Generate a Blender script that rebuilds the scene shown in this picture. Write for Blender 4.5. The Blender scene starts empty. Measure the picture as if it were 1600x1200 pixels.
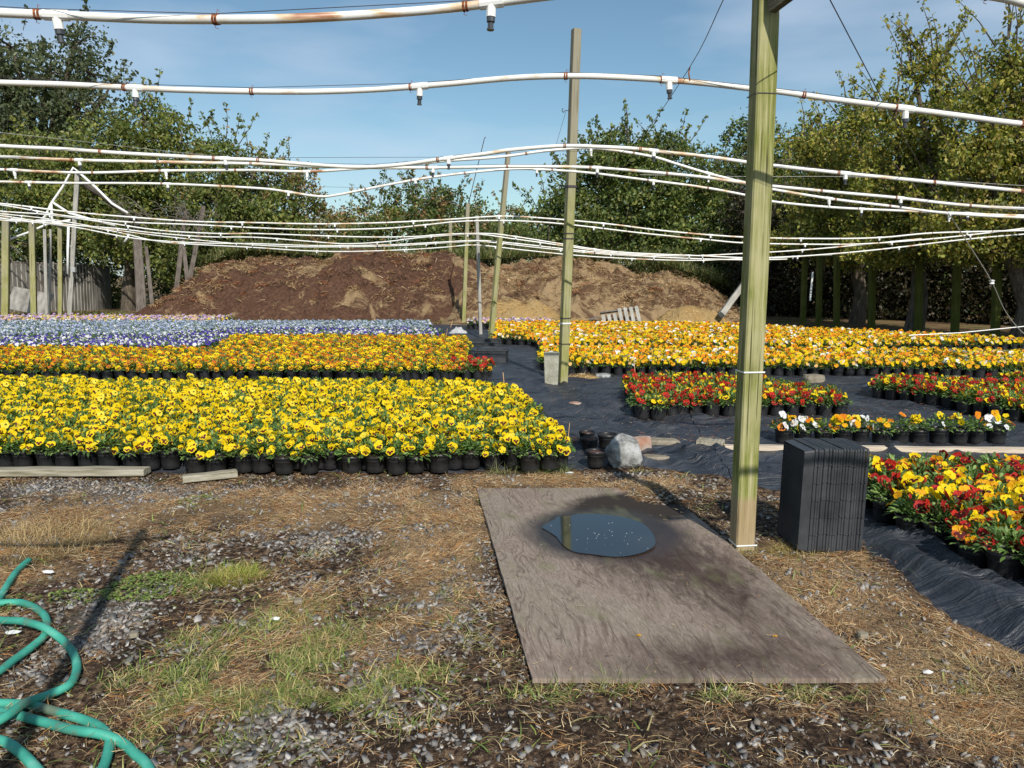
import bpy, math, random
import numpy as np
from mathutils import Vector, Matrix

random.seed(7); RNG = np.random.default_rng(7)
S = bpy.context.scene
COL = S.collection
R = math.radians

# ------------------------------------------------------------------ camera, sky, sun, exposure
CAM_H = 1.42; FOC = 1200.0; PITCH = math.atan(170/1200)
cam_d = bpy.data.cameras.new('camera'); cam = bpy.data.objects.new('camera', cam_d); COL.objects.link(cam)
cam.location = (0, 0, CAM_H); cam.rotation_euler = (math.pi/2 - PITCH, 0, 0)
cam_d.sensor_width = 36; cam_d.lens = 36*FOC/1600; cam_d.clip_start = 0.05; cam_d.clip_end = 2000
S.camera = cam
SUN_EL = R(38); SUN_AZ = R(180-16)          # measured clockwise from +Y: behind the camera, a little to its right
w = bpy.data.worlds.new('World'); S.world = w; w.use_nodes = True
nt = w.node_tree; bg = nt.nodes['Background']; bg.inputs['Strength'].default_value = 0.10
sky = nt.nodes.new('ShaderNodeTexSky'); sky.sky_type = 'NISHITA'; sky.sun_disc = False
sky.sun_elevation = SUN_EL; sky.sun_rotation = SUN_AZ; sky.air_density = 1.0; sky.dust_density = 0.6; sky.ozone_density = 2.2
tc = nt.nodes.new('ShaderNodeTexCoord'); mp = nt.nodes.new('ShaderNodeMapping'); mp.inputs['Scale'].default_value = (1.6, 1.6, 6)
nz = nt.nodes.new('ShaderNodeTexNoise'); nz.inputs['Scale'].default_value = 1.7; nz.inputs['Detail'].default_value = 5
rp = nt.nodes.new('ShaderNodeValToRGB'); rp.color_ramp.elements[0].position = 0.44; rp.color_ramp.elements[1].position = 0.74
rp.color_ramp.elements[1].color = (0.6, 0.6, 0.6, 1)
mx = nt.nodes.new('ShaderNodeMixRGB'); mx.inputs['Color2'].default_value = (5.4, 6.2, 7.6, 1)
nt.links.new(tc.outputs['Generated'], mp.inputs['Vector']); nt.links.new(mp.outputs[0], nz.inputs['Vector'])
nt.links.new(nz.outputs['Fac'], rp.inputs[0]); nt.links.new(rp.outputs[0], mx.inputs['Fac'])
tn = nt.nodes.new('ShaderNodeMixRGB'); tn.blend_type = 'MULTIPLY'; tn.inputs['Fac'].default_value = 1; tn.inputs['Color2'].default_value = (.88, 1.0, .94, 1); nt.links.new(sky.outputs[0], tn.inputs['Color1']); nt.links.new(tn.outputs[0], mx.inputs['Color1']); nt.links.new(mx.outputs[0], bg.inputs['Color'])
sd = bpy.data.lights.new('sun', 'SUN'); sd.energy = 4.2; sd.angle = R(0.5); sd.color = (1, 0.95, 0.86)
sun = bpy.data.objects.new('sun', sd); COL.objects.link(sun)
SDIR = Vector((math.sin(SUN_AZ)*math.cos(SUN_EL), math.cos(SUN_AZ)*math.cos(SUN_EL), math.sin(SUN_EL)))
sun.rotation_euler = SDIR.to_track_quat('Z', 'Y').to_euler()
S.view_settings.view_transform = 'Standard'; S.view_settings.look = 'None'
S.view_settings.exposure = 0.22; S.view_settings.gamma = 1
S.cycles.max_bounces = 6; S.cycles.diffuse_bounces = 3; S.cycles.transmission_bounces = 3; S.cycles.transparent_max_bounces = 4

# ------------------------------------------------------------------ pixel rays to places
FW = Vector((0, math.cos(PITCH), -math.sin(PITCH))); UP = Vector((0, math.sin(PITCH), math.cos(PITCH)))
def ray(u, v): return Vector((1, 0, 0))*(u-800) + UP*(600-v) + FW*FOC
def G(u, v, z=0.0):
    d = ray(u, v); t = (z-CAM_H)/d.z; return Vector((d.x*t, d.y*t, z))
def P(u, v, Y):
    d = ray(u, v); t = Y/d.y; return Vector((d.x*t, Y, CAM_H + d.z*t))
def proj(x, y, z):
    q = Vector((x, y, z-CAM_H)); f = q.dot(FW)
    return 800 + FOC*q.x/f, 600 - FOC*q.dot(UP)/f

# ------------------------------------------------------------------ numpy noise
_perm = RNG.random((256, 256))
def vnoise(x, y):
    x = np.asarray(x, float); y = np.asarray(y, float)
    xi = np.floor(x).astype(int); yi = np.floor(y).astype(int); fx = x-xi; fy = y-yi
    fx = fx*fx*(3-2*fx); fy = fy*fy*(3-2*fy)
    a = _perm[xi & 255, yi & 255]; b = _perm[(xi+1) & 255, yi & 255]; c = _perm[xi & 255, (yi+1) & 255]; d = _perm[(xi+1) & 255, (yi+1) & 255]
    return (a*(1-fx)+b*fx)*(1-fy) + (c*(1-fx)+d*fx)*fy
def fbm(x, y, o=4):
    s = 0; a = 1; t = 0
    for i in range(o):
        s = s + a*vnoise(np.asarray(x)*2**i+17*i, np.asarray(y)*2**i-9*i); t += a; a *= .5
    return s/t

# ------------------------------------------------------------------ materials
def N(t, kind): return t.nodes.new('ShaderNode'+kind)
def newmat(name, rough=.7, spec=.3, base=(.5, .5, .5)):
    m = bpy.data.materials.new(name); m.use_nodes = True; b = m.node_tree.nodes['Principled BSDF']
    b.inputs['Roughness'].default_value = rough; b.inputs['Specular IOR Level'].default_value = spec
    b.inputs['Base Color'].default_value = (*base, 1); return m, m.node_tree, b
def ramp(t, stops):
    r = N(t, 'ValToRGB'); e = r.color_ramp.elements
    while len(e) < len(stops): e.new(.5)
    for i, (p, c) in enumerate(stops): e[i].position = p; e[i].color = (*c, 1)
    return r
def coords(t, scale=(1, 1, 1), kind='Object'):
    c = N(t, 'TexCoord'); m = N(t, 'Mapping'); m.inputs['Scale'].default_value = scale
    t.links.new(c.outputs[kind], m.inputs[0]); return m.outputs[0]
def noise(t, vec, scale, detail=4, dist=0, rough=.5):
    n = N(t, 'TexNoise'); n.inputs['Scale'].default_value = scale; n.inputs['Detail'].default_value = detail
    n.inputs['Distortion'].default_value = dist; n.inputs['Roughness'].default_value = rough
    t.links.new(vec, n.inputs['Vector']); return n.outputs['Fac']
def mixc(t, f, a, b, mode='MIX'):
    m = N(t, 'MixRGB'); m.blend_type = mode
    for k, v in (('Fac', f), ('Color1', a), ('Color2', b)):
        if isinstance(v, (int, float)): m.inputs[k].default_value = v
        elif isinstance(v, tuple): m.inputs[k].default_value = (*v, 1)
        else: t.links.new(v, m.inputs[k])
    return m.outputs[0]
def bump(t, b, h, dist=.01, st=1):
    n = N(t, 'Bump'); n.inputs['Distance'].default_value = dist; n.inputs['Strength'].default_value = st
    t.links.new(h, n.inputs['Height']); t.links.new(n.outputs[0], b.inputs['Normal'])
def noisy(name, stops, scale=8, rough=.8, spec=.2, bd=.004, bs=None, stretch=(1, 1, 1), detail=5, dist=0):
    m, t, b = newmat(name, rough, spec); v = coords(t, stretch); f = noise(t, v, scale, detail, dist)
    r = ramp(t, stops); t.links.new(f, r.inputs[0]); t.links.new(r.outputs[0], b.inputs['Base Color'])
    if bd: bump(t, b, noise(t, v, bs or scale*3, 4), bd)
    return m

M = {}
def post_mat(name, green, wood, dark, bare=None, grey=None):
    m, t, b = newmat(name, .85, .15); v = coords(t, (22, 22, .7)); g = noise(t, v, 3.5, 9, .5, .65)
    r = ramp(t, [(.3, dark), (.48, green), (.66, wood)]); t.links.new(g, r.inputs[0]); c = r.outputs[0]
    v2 = coords(t, (1.5, 1.5, .8)); f2 = noise(t, v2, 4, 3); r2 = ramp(t, [(.42, (0, 0, 0)), (.62, (1, 1, 1))]); t.links.new(f2, r2.inputs[0])
    c = mixc(t, r2.outputs[0], c, mixc(t, .65, c, wood))
    vs = N(t, 'SeparateXYZ'); tcx = N(t, 'TexCoord'); t.links.new(tcx.outputs['Object'], vs.inputs[0])
    def zmask(lo, hi):
        mr = N(t, 'MapRange'); mr.inputs[1].default_value = lo; mr.inputs[2].default_value = hi; t.links.new(vs.outputs[2], mr.inputs[0]); return mr.outputs[0]
    if bare: c = mixc(t, zmask(bare[0]+.03, bare[0]-.01), c, mixc(t, .6, c, bare[1]))
    if grey: c = mixc(t, zmask(grey[0]-.5, grey[0]+.8), c, mixc(t, .8, c, grey[1]))
    # long drying checks
    v3 = coords(t, (30, 30, .5)); f3 = noise(t, v3, 2.2, 2); r3 = ramp(t, [(.33, (1, 1, 1)), (.37, (0, 0, 0))]); t.links.new(f3, r3.inputs[0])
    c = mixc(t, r3.outputs[0], c, dark); t.links.new(c, b.inputs['Base Color']); bump(t, b, g, .004); return m
M['post'] = post_mat('green_treated_post_wood', (.20, .215, .055), (.40, .365, .205), (.075, .075, .03), bare=(.27, (.36, .235, .16)))
M['post2'] = post_mat('weathered_post_wood', (.27, .27, .085), (.36, .33, .20), (.12, .11, .06), grey=(2.5, (.27, .24, .20)))
M['post_grey'] = post_mat('grey_post_wood', (.30, .29, .26), (.42, .40, .36), (.16, .15, .13))
M['post_mossy'] = post_mat('mossy_post_wood', (.075, .085, .015), (.11, .12, .03), (.035, .04, .01))
M['dead_wood'] = post_mat('dead_grey_wood', (.12, .10, .085), (.21, .18, .155), (.04, .03, .03))
M['beam'] = noisy('beam_wood', [(.3, (.07, .06, .04)), (.7, (.16, .15, .10))], 3, stretch=(8, 1, 8))
M['board'] = noisy('bleached_board_wood', [(.3, (.14, .125, .08)), (.5, (.31, .28, .21)), (.75, (.45, .42, .35))], 3, stretch=(1.2, 14, 14), bd=.004)
M['board_pale'] = noisy('pale_board_wood', [(.3, (.42, .34, .25)), (.6, (.62, .52, .41))], 3, stretch=(1.2, 14, 14), bd=.003)
M['stake'] = noisy('stake_wood', [(.3, (.5, .30, .15)), (.7, (.68, .44, .25))], 6, stretch=(8, 8, 1))

def pvc():
    m, t, b = newmat('white_pvc', .38, .45); v = coords(t, (2.2, 7, 7)); f = noise(t, v, 1.6, 5, .3)
    r = ramp(t, [(.56, (.80, .79, .76)), (.65, (.66, .48, .30)), (.74, (.36, .13, .05))]); t.links.new(f, r.inputs[0])
    g = N(t, 'NewGeometry'); s = N(t, 'SeparateXYZ'); t.links.new(g.outputs['Normal'], s.inputs[0])
    v2 = coords(t, (1, 1, 1)); c = mixc(t, noise(t, v2, 30, 3), r.outputs[0], mixc(t, .25, r.outputs[0], (.5, .5, .44)))
    t.links.new(c, b.inputs['Base Color']); return m
M['pvc'] = pvc()
M['pvc_clean'] = newmat('white_pvc_fitting', .4, .4, (.80, .80, .78))[0]
M['nozzle'] = newmat('dark_nozzle_plastic', .4, .4, (.05, .055, .065))[0]
M['wire'] = newmat('dark_wire', .5, .4, (.05, .04, .045))[0]
M['wire_pale'] = newmat('pale_cable', .5, .4, (.35, .34, .32))[0]
M['rust'] = noisy('rusty_tie_wire', [(.3, (.10, .03, .015)), (.7, (.32, .11, .04))], 60, bd=0)
M['zip'] = newmat('white_tie', .5, .4, (.75, .75, .72))[0]
M['metal'] = noisy('galvanised_metal', [(.3, (.28, .28, .28)), (.7, (.48, .48, .47))], 4, .5, .5)
M['pot'] = noisy('black_pot_plastic', [(.3, (.012, .012, .013)), (.7, (.026, .026, .028))], 20, .38, .5, bd=.0004)
M['tray'] = noisy('black_tray_plastic', [(.3, (.020, .022, .025)), (.7, (.055, .058, .065))], 7, .42, .5, bd=.0006, bs=40)
M['soil'] = noisy('potting_soil', [(.3, (.025, .015, .01)), (.7, (.10, .06, .04))], 90, .95, bd=.01)
M['soil_chip'] = noisy('bark_chip_soil', [(.35, (.05, .02, .015)), (.7, (.26, .12, .09))], 60, .95, bd=.01)
M['rock'] = noisy('pale_granite', [(.32, (.12, .12, .11)), (.5, (.30, .30, .29)), (.72, (.46, .46, .46))], 14, .85, bd=.03, bs=16, detail=9)
M['stone'] = noisy('tan_stone', [(.3, (.17, .145, .105)), (.7, (.30, .26, .20))], 12, .85, bd=.01)
M['brick'] = noisy('old_brick', [(.35, (.34, .17, .11)), (.65, (.40, .33, .28))], 9, .9, bd=.008)
M['concrete'] = noisy('old_concrete', [(.3, (.26, .25, .19)), (.7, (.42, .41, .34))], 10, .9, bd=.01, bs=60)
M['hose'] = noisy('teal_hose_rubber', [(.33, (.12, .17, .12)), (.44, (.04, .27, .20)), (.62, (.07, .38, .28)), (.75, (.16, .44, .35))], 7, .55, .3, bd=.001, bs=60, detail=8)
M['white_bit'] = newmat('white_scrap', .6, .3, (.62, .62, .6))[0]
M['corrug'] = noisy('corrugated_sheet', [(.3, (.13, .12, .105)), (.7, (.34, .32, .29))], 2, .6, .3, stretch=(3, 3, .6))
M['dark_net'] = newmat('dark_netting', .9, .1, (.03, .03, .03))[0]
M['tarp'] = noisy('grey_sheeting', [(.3, (.30, .30, .31)), (.7, (.5, .5, .52))], 8, .5)

def leafmat(name, tl=.3, rough=.5):
    m, t, b = newmat(name, rough, .35); a = N(t, 'Attribute'); a.attribute_name = 'Col'
    t.links.new(a.outputs['Color'], b.inputs['Base Color'])
    tr = N(t, 'BsdfTranslucent'); c = mixc(t, 1.0, a.outputs['Color'], (1.3, 1.5, .5), 'MULTIPLY'); t.links.new(c, tr.inputs['Color'])
    ms = N(t, 'MixShader'); ms.inputs[0].default_value = tl
    t.links.new(b.outputs[0], ms.inputs[1]); t.links.new(tr.outputs[0], ms.inputs[2])
    t.links.new(ms.outputs[0], t.nodes['Material Output'].inputs['Surface']); return m
M['leaf'] = leafmat('tree_leaves'); M['blade'] = leafmat('grass_blades', .2, .6); M['litter'] = leafmat('dry_litter', .05, .8); M['pebble'] = leafmat('gravel_stone', 0, .85)
M['bark'] = noisy('bark', [(.3, (.05, .04, .03)), (.7, (.16, .13, .10))], 6, .9, bd=.02, stretch=(3, 3, .6))

def petal(name, col, col2=None):
    m, t, b = newmat('petal_'+name, .55, .2); v = coords(t); oi = N(t, 'ObjectInfo')
    f = noise(t, v, 45, 2); c = mixc(t, f, col, col2 or tuple(x*.8 for x in col))
    t.links.new(c, b.inputs['Base Color'])
    tr = N(t, 'BsdfTranslucent'); t.links.new(c, tr.inputs['Color']); ms = N(t, 'MixShader'); ms.inputs[0].default_value = .25
    t.links.new(b.outputs[0], ms.inputs[1]); t.links.new(tr.outputs[0], ms.inputs[2]); t.links.new(ms.outputs[0], t.nodes['Material Output'].inputs['Surface'])
    return m
PET = {
 'yellow': petal('yellow', (.84, .56, .004), (.80, .63, .012)), 'lemon': petal('lemon', (.85, .70, .09), (.85, .66, .03)),
 'gold': petal('gold', (.80, .34, .008), (.80, .44, .01)), 'orange': petal('orange', (.78, .20, .012), (.82, .30, .02)),
 'rust': petal('rust', (.48, .08, .012), (.68, .16, .02)), 'red': petal('red', (.33, .010, .014), (.50, .03, .02)),
 'scarlet': petal('scarlet', (.58, .035, .015), (.46, .02, .015)), 'white': petal('white', (.80, .80, .78), (.72, .72, .78)),
 'violet': petal('violet', (.055, .03, .30), (.09, .05, .42)), 'blue': petal('blue', (.32, .38, .58), (.45, .52, .68)),
 'lilac': petal('lilac', (.50, .32, .62), (.66, .50, .70)), 'peach': petal('peach', (.82, .46, .14), (.84, .58, .26)), 'pink': petal('pink', (.66, .36, .38), (.72, .52, .50)),
}
M['blotch'] = newmat('petal_blotch', .6, .2, (.075, .006, .010))[0]
M['blotch_violet'] = newmat('petal_blotch_violet', .6, .2, (.03, .01, .12))[0]
M['eye'] = newmat('petal_eye', .6, .2, (.75, .5, .02))[0]

# ------------------------------------------------------------------ mesh helpers
class MB:
    def __init__(s): s.v = []; s.f = []; s.m = []
    def add(s, vs, fs, mi=0):
        o = len(s.v); s.v += [tuple(p) for p in vs]; s.f += [tuple(i+o for i in f) for f in fs]; s.m += [mi]*len(fs); return s
    def box(s, c, d, rot=None, mi=0, taper=1.0):
        x, y, z = (k/2 for k in d); vs = []
        for dz in (-1, 1):
            k = taper if dz > 0 else 1
            for dx, dy in ((-1, -1), (1, -1), (1, 1), (-1, 1)): vs.append(Vector((dx*x*k, dy*y*k, dz*z)))
        if rot is not None: vs = [rot @ p for p in vs]
        c = Vector(c); vs = [p+c for p in vs]
        return s.add(vs, [(3, 2, 1, 0), (4, 5, 6, 7), (0, 1, 5, 4), (1, 2, 6, 5), (2, 3, 7, 6), (3, 0, 4, 7)], mi)
    def tube(s, pts, r, n=8, mi=0, cap=True):
        pts = [Vector(p) for p in pts]; rs = r if isinstance(r, (list, tuple)) else [r]*len(pts)
        t0 = (pts[1]-pts[0]).normalized(); a = Vector((0, 0, 1)) if abs(t0.z) < .9 else Vector((1, 0, 0))
        u = t0.cross(a).normalized(); vs = []
        for i, p in enumerate(pts):
            t = (pts[min(i+1, len(pts)-1)]-pts[max(i-1, 0)]).normalized()
            u = (u - t*u.dot(t)).normalized(); q = t.cross(u)
            for k in range(n): an = 2*math.pi*k/n; vs.append(p + (u*math.cos(an)+q*math.sin(an))*rs[i])
        fs = [(i*n+k, i*n+(k+1) % n, (i+1)*n+(k+1) % n, (i+1)*n+k) for i in range(len(pts)-1) for k in range(n)]
        if cap: fs += [tuple(range(n-1, -1, -1)), tuple((len(pts)-1)*n+k for k in range(n))]
        return s.add(vs, fs, mi)
    def lathe(s, prof, n=20, mi=0, c=(0, 0, 0)):
        vs = [(c[0]+r*math.cos(2*math.pi*k/n), c[1]+r*math.sin(2*math.pi*k/n), c[2]+z) for r, z in prof for k in range(n)]
        fs = [(i*n+k, i*n+(k+1) % n, (i+1)*n+(k+1) % n, (i+1)*n+k) for i in range(len(prof)-1) for k in range(n)]
        return s.add(vs, fs, mi)
    def mesh(s, name, mats, smooth=False):
        me = bpy.data.meshes.new(name); me.from_pydata(s.v, [], s.f)
        for m in (mats if isinstance(mats, (list, tuple)) else [mats]): me.materials.append(m)
        me.polygons.foreach_set('material_index', s.m)
        if smooth: me.polygons.foreach_set('use_smooth', [True]*len(s.f))
        me.update(); return me
    def build(s, name, mats, parent=None, loc=None, smooth=False, bevel=0, **k):
        me = s.mesh(name, mats, smooth)
        if bevel:
            import bmesh
            b = bmesh.new(); b.from_mesh(me)
            bmesh.ops.bevel(b, geom=list(b.edges), offset=bevel, segments=2, profile=.6, affect='EDGES', clamp_overlap=True); b.to_mesh(me); b.free()
        return link(name, me, parent, loc, **k)
def tag(o, label=None, cat=None, group=None, kind=None):
    for k, v in (('label', label), ('category', cat), ('group', group), ('kind', kind)):
        if v: o[k] = v
    return o
def link(name, me, parent=None, loc=None, label=None, cat=None, group=None, kind=None):
    o = bpy.data.objects.new(name, me); COL.objects.link(o)
    if loc is not None: o.location = loc
    if parent: o.parent = parent
    return tag(o, label, cat, group, kind)
def thing(name, label, cat, loc=(0, 0, 0), rz=0, group=None):
    o = link(name, None, None, loc, label, cat, group); o.rotation_euler[2] = rz; o.empty_display_size = .1; return o
def npmesh(name, V, F, mat, col=None, smooth=False):
    """V (n,3), F (m,k) equal-size faces"""
    me = bpy.data.meshes.new(name); n = len(V); m, k = F.shape
    me.vertices.add(n); me.vertices.foreach_set('co', np.ascontiguousarray(V, dtype=np.float32).ravel())
    me.loops.add(m*k); me.loops.foreach_set('vertex_index', np.ascontiguousarray(F, dtype=np.int32).ravel())
    me.polygons.add(m); me.polygons.foreach_set('loop_start', np.arange(0, m*k, k, dtype=np.int32))
    me.update(calc_edges=True)
    if smooth: me.polygons.foreach_set('use_smooth', np.ones(m, bool))
    if col is not None:
        a = me.color_attributes.new('Col', 'FLOAT_COLOR', 'POINT'); c = np.ones((n, 4), np.float32); c[:, :3] = col; a.data.foreach_set('color', c.ravel())
    me.materials.append(mat); return me
def spline(pts, n=8):
    pts = [Vector(p) for p in pts]; out = []
    for i in range(len(pts)-1):
        p0 = pts[max(i-1, 0)]; p1 = pts[i]; p2 = pts[i+1]; p3 = pts[min(i+2, len(pts)-1)]
        for k in range(n):
            t = k/n; out.append(.5*((2*p1)+(p2-p0)*t+(2*p0-5*p1+4*p2-p3)*t*t+(3*p1-p0-3*p2+p3)*t**3))
    out.append(pts[-1]); return out

# ------------------------------------------------------------------ ground
def gauss(x, y, blobs):
    s = np.zeros(np.shape(x))
    for (u, v, ru, rv, a) in blobs:            # patch centres, measured off the picture
        c = G(u, v); e = G(u+ru, v); e2 = G(u, v-rv)
        s = s + a*np.exp(-((x-c.x)/(e.x-c.x))**2 - ((y-c.y)/(e2.y-c.y))**2)
    return s
GRAVEL = [(150, 975, 80, 40, 1.3), (190, 925, 60, 20, .6), (120, 770, 220, 14, 1.1), (600, 778, 90, 16, .9), (720, 935, 50, 40, 1.), (560, 900, 120, 40, .35), (300, 860, 120, 30, .5), (500, 840, 100, 18, .6),
          (1350, 905, 45, 16, 1.2), (1300, 1010, 60, 30, .5), (60, 1060, 60, 40, .6), (420, 1140, 140, 50, .6), (700, 1130, 200, 40, .35), (1450, 1080, 90, 40, .5), (970, 745, 60, 8, .6), (1190, 780, 40, 8, .8), (300, 1010, 60, 40, .25), (600, 1050, 80, 60, .35), (250, 1180, 80, 30, .6)]
STRAW = [(680, 830, 90, 45, 1.2), (480, 810, 130, 28, .8), (700, 900, 60, 60, .8), (60, 830, 110, 50, 1.2), (500, 775, 260, 14, .9), (1320, 930, 140, 60, .9), (1450, 1050, 110, 60, .8), (1000, 770, 140, 18, .6),
         (820, 750, 120, 10, 1.), (1250, 870, 70, 30, 1.), (430, 960, 90, 40, .8), (600, 1000, 120, 60, .5), (1500, 1130, 100, 60, 1.), (350, 1070, 120, 50, .6), (1200, 1120, 200, 30, .3), (230, 800, 140, 24, .6), (1560, 1020, 60, 30, .9), (60, 900, 90, 20, .7)]
DARK = [(520, 1100, 90, 30, 1.), (560, 1170, 140, 40, .9), (250, 960, 70, 30, .8), (480, 870, 120, 22, .7), (200, 1030, 50, 40, .8), (800, 1130, 260, 30, .9), (1080, 790, 90, 22, .9), (1200, 1160, 260, 40, .8), (740, 1020, 60, 60, .6), (1170, 800, 60, 30, .6), (380, 1180, 60, 30, .8), (1380, 1000, 60, 60, .5)]
GREEN = [(380, 1080, 130, 50, 1.), (560, 1080, 90, 40, .6), (300, 1020, 60, 50, .7), (480, 990, 80, 60, .4), (640, 1060, 60, 40, .4), (1100, 1085, 300, 10, .5), (960, 1060, 60, 14, .8), (730, 960, 40, 60, .25), (420, 1010, 70, 40, .5), (330, 900, 40, 20, .4)]
def bumpz(x, y):
    near = np.clip((5.6-y)/.6, 0, 1)
    z = near*(.02*(fbm(x*3, y*3, 3)-.5)+.012*(fbm(x*14, y*14, 2)-.5))
    c = G(1025, 785); z = z + .055*np.exp(-((x-c.x)/.28)**2-((y-c.y-.12)/.25)**2)*near
    inply = plymask(x, y); z = z*(1-inply) - .006*inply
    return z
PL = [G(832, 1070), G(1385, 1070), G(1038, 768), G(745, 768)]      # plywood corners
def plymask(x, y):
    o = PL[0]; a = PL[1]-PL[0]; b = PL[3]-PL[0]; det = a.x*b.y-a.y*b.x
    s = ((x-o.x)*b.y-(y-o.y)*b.x)/det; t = ((y-o.y)*a.x-(x-o.x)*a.y)/det
    def st(k): return np.clip(k/.06, 0, 1)
    m = st(s)*st(1-s)*st(t)*st(1-t)
    return m*(1-np.clip((s-.72)/.1, 0, 1)*np.clip((t-.80)/.08, 0, 1))
def axis(fine0, fine1, step, lo, hi):
    a = list(np.arange(fine0, fine1, step)); s = step
    while a[-1] < hi: s *= 1.18; a.append(a[-1]+s)
    s = step; b = []; c = fine0
    while c > lo: s *= 1.18; c -= s; b.append(c)
    return np.array(b[::-1]+a)
xs = axis(-4, 4.2, .035, -400, 400); ys = axis(1.6, 5.8, .03, -60, 900)
X, Y = np.meshgrid(xs, ys); Z = bumpz(X, Y)
nx, ny = len(xs), len(ys)
idx = np.arange(nx*ny).reshape(ny, nx); F = np.stack([idx[:-1, :-1], idx[:-1, 1:], idx[1:, 1:], idx[1:, :-1]], -1).reshape(-1, 4)
gm, gs, gd = gauss(X, Y, GRAVEL), gauss(X, Y, STRAW), gauss(X, Y, DARK)
gcol = np.stack([gm, gs, gd], -1).reshape(-1, 3)
def ground_mat():
    m, t, b = newmat('earth_and_litter', .95, .1); v = coords(t)
    a = N(t, 'Attribute'); a.attribute_name = 'Col'; sp = N(t, 'SeparateXYZ'); t.links.new(a.outputs['Vector'], sp.inputs[0])
    n1 = noise(t, v, 3, 8); n2 = noise(t, v, 28, 6, 0, .7)
    base = ramp(t, [(.42, (.022, .014, .010)), (.52, (.080, .050, .032)), (.64, (.25, .17, .105))]); t.links.new(n2, base.inputs[0])
    straw = ramp(t, [(.38, (.04, .024, .014)), (.5, (.27, .165, .085)), (.61, (.58, .42, .23))])
    t.links.new(noise(t, coords(t, (1, 1, 1)), 60, 6, 2.5, .75), straw.inputs[0])
    grav = ramp(t, [(.0, (.035, .03, .028)), (.5, (.13, .12, .11)), (1, (.28, .26, .24))])
    vo = N(t, 'TexVoronoi'); vo.inputs['Scale'].default_value = 55; t.links.new(v, vo.inputs['Vector']); t.links.new(vo.outputs['Color'], grav.inputs[0])
    def msk(out, lo, hi):
        ad = N(t, 'Math'); ad.operation = 'MULTIPLY_ADD'; ad.inputs[1].default_value = .9; t.links.new(n1, ad.inputs[0]); t.links.new(out, ad.inputs[2])
        mr = N(t, 'MapRange'); mr.inputs[1].default_value = lo; mr.inputs[2].default_value = hi; t.links.new(ad.outputs[0], mr.inputs[0]); return mr.outputs[0]
    c = mixc(t, msk(sp.outputs[1], .8, 1.4), base.outputs[0], straw.outputs[0])
    c = mixc(t, msk(sp.outputs[0], 1.1, 1.9), c, grav.outputs[0])
    c = mixc(t, msk(sp.outputs[2], .8, 1.4), c, mixc(t, .75, c, (.022, .016, .012)))
    # far from the frontage: brown earth with some green
    ps = N(t, 'SeparateXYZ'); t.links.new(v, ps.inputs[0]); mr = N(t, 'MapRange'); mr.inputs[1].default_value = 12; mr.inputs[2].default_value = 20; t.links.new(ps.outputs[1], mr.inputs[0])
    far = ramp(t, [(.4, (.12, .075, .045)), (.55, (.20, .14, .07)), (.62, (.09, .10, .03))]); t.links.new(noise(t, v, .9, 6), far.inputs[0])
    c = mixc(t, mr.outputs[0], c, far.outputs[0])
    t.links.new(c, b.inputs['Base Color']); bump(t, b, n2, .02, .8); return m
gme = npmesh('ground', np.stack([X, Y, Z], -1).reshape(-1, 3), F, ground_mat(), gcol, True)
link('ground', gme, kind='structure')

# ------------------------------------------------------------------ black ground fabric
EDGE = [(-30, 5.3), (-9, 5.3), (-3.2, 5.32), (-1.2, 5.34), (.2, 5.36), (.55, 5.42), (.95, 5.5), (1.2, 5.42), (1.45, 5.22), (1.62, 5.0), (1.74, 4.7), (1.80, 4.3), (1.84, 4.0), (1.86, 3.7), (1.82, 3.3), (1.80, 2.95), (1.86, 2.6), (1.98, 2.1), (2.3, 1.2), (2.4, 0)]
FAR = [(-34, 24), (-16, 24), (-9, 23), (-6, 22.5), (-4, 22), (-2, 22), (-1, 22), (0, 22), (2, 22), (4, 22), (8, 22), (10, 20), (12, 17), (14, 14), (16, 10), (18, 8), (18, 6), (18, 4), (18, 2), (18, 0)]
def rsmp(poly, n):
    p = np.array(poly, float); t = np.arange(len(p)); k = np.linspace(0, len(p)-1, n); return np.stack([np.interp(k, t, p[:, 0]), np.interp(k, t, p[:, 1])], -1)
ne, nr = 520, 260
E = rsmp(EDGE, ne); Fr = rsmp(FAR, ne); tt = (np.linspace(0, 1, nr)**2.4)[:, None, None]
E[:, 1] += .05*(fbm(E[:, 0]*5, E[:, 1]*5)-.5)*2; E[:, 0] += np.where(E[:, 1] < 5.1, .06*(fbm(E[:, 1]*3+5, E[:, 1]*2)-.5)*2, 0)
Q = E[None]*(1-tt)+Fr[None]*tt; fx, fy = Q[..., 0], Q[..., 1]
FOLDS = [(G(*a), G(*b_), h_, w_) for a, b_, h_, w_ in (((905, 630), (1040, 690), .035, .05), ((1040, 690), (1150, 715), .03, .05), ((850, 640), (960, 665), .02, .06), ((1000, 720), (1140, 765), .04, .06), ((1070, 715), (1220, 735), .03, .05), ((1010, 708), (1100, 745), .03, .05), ((740, 555), (860, 612), .03, .09), ((880, 600), (920, 640), .03, .05), ((800, 600), (850, 680), .02, .06), ((1090, 725), (1230, 775), .03, .04), ((1000, 550), (960, 640), .02, .06), ((1350, 660), (1600, 700), .02, .06))]
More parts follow.
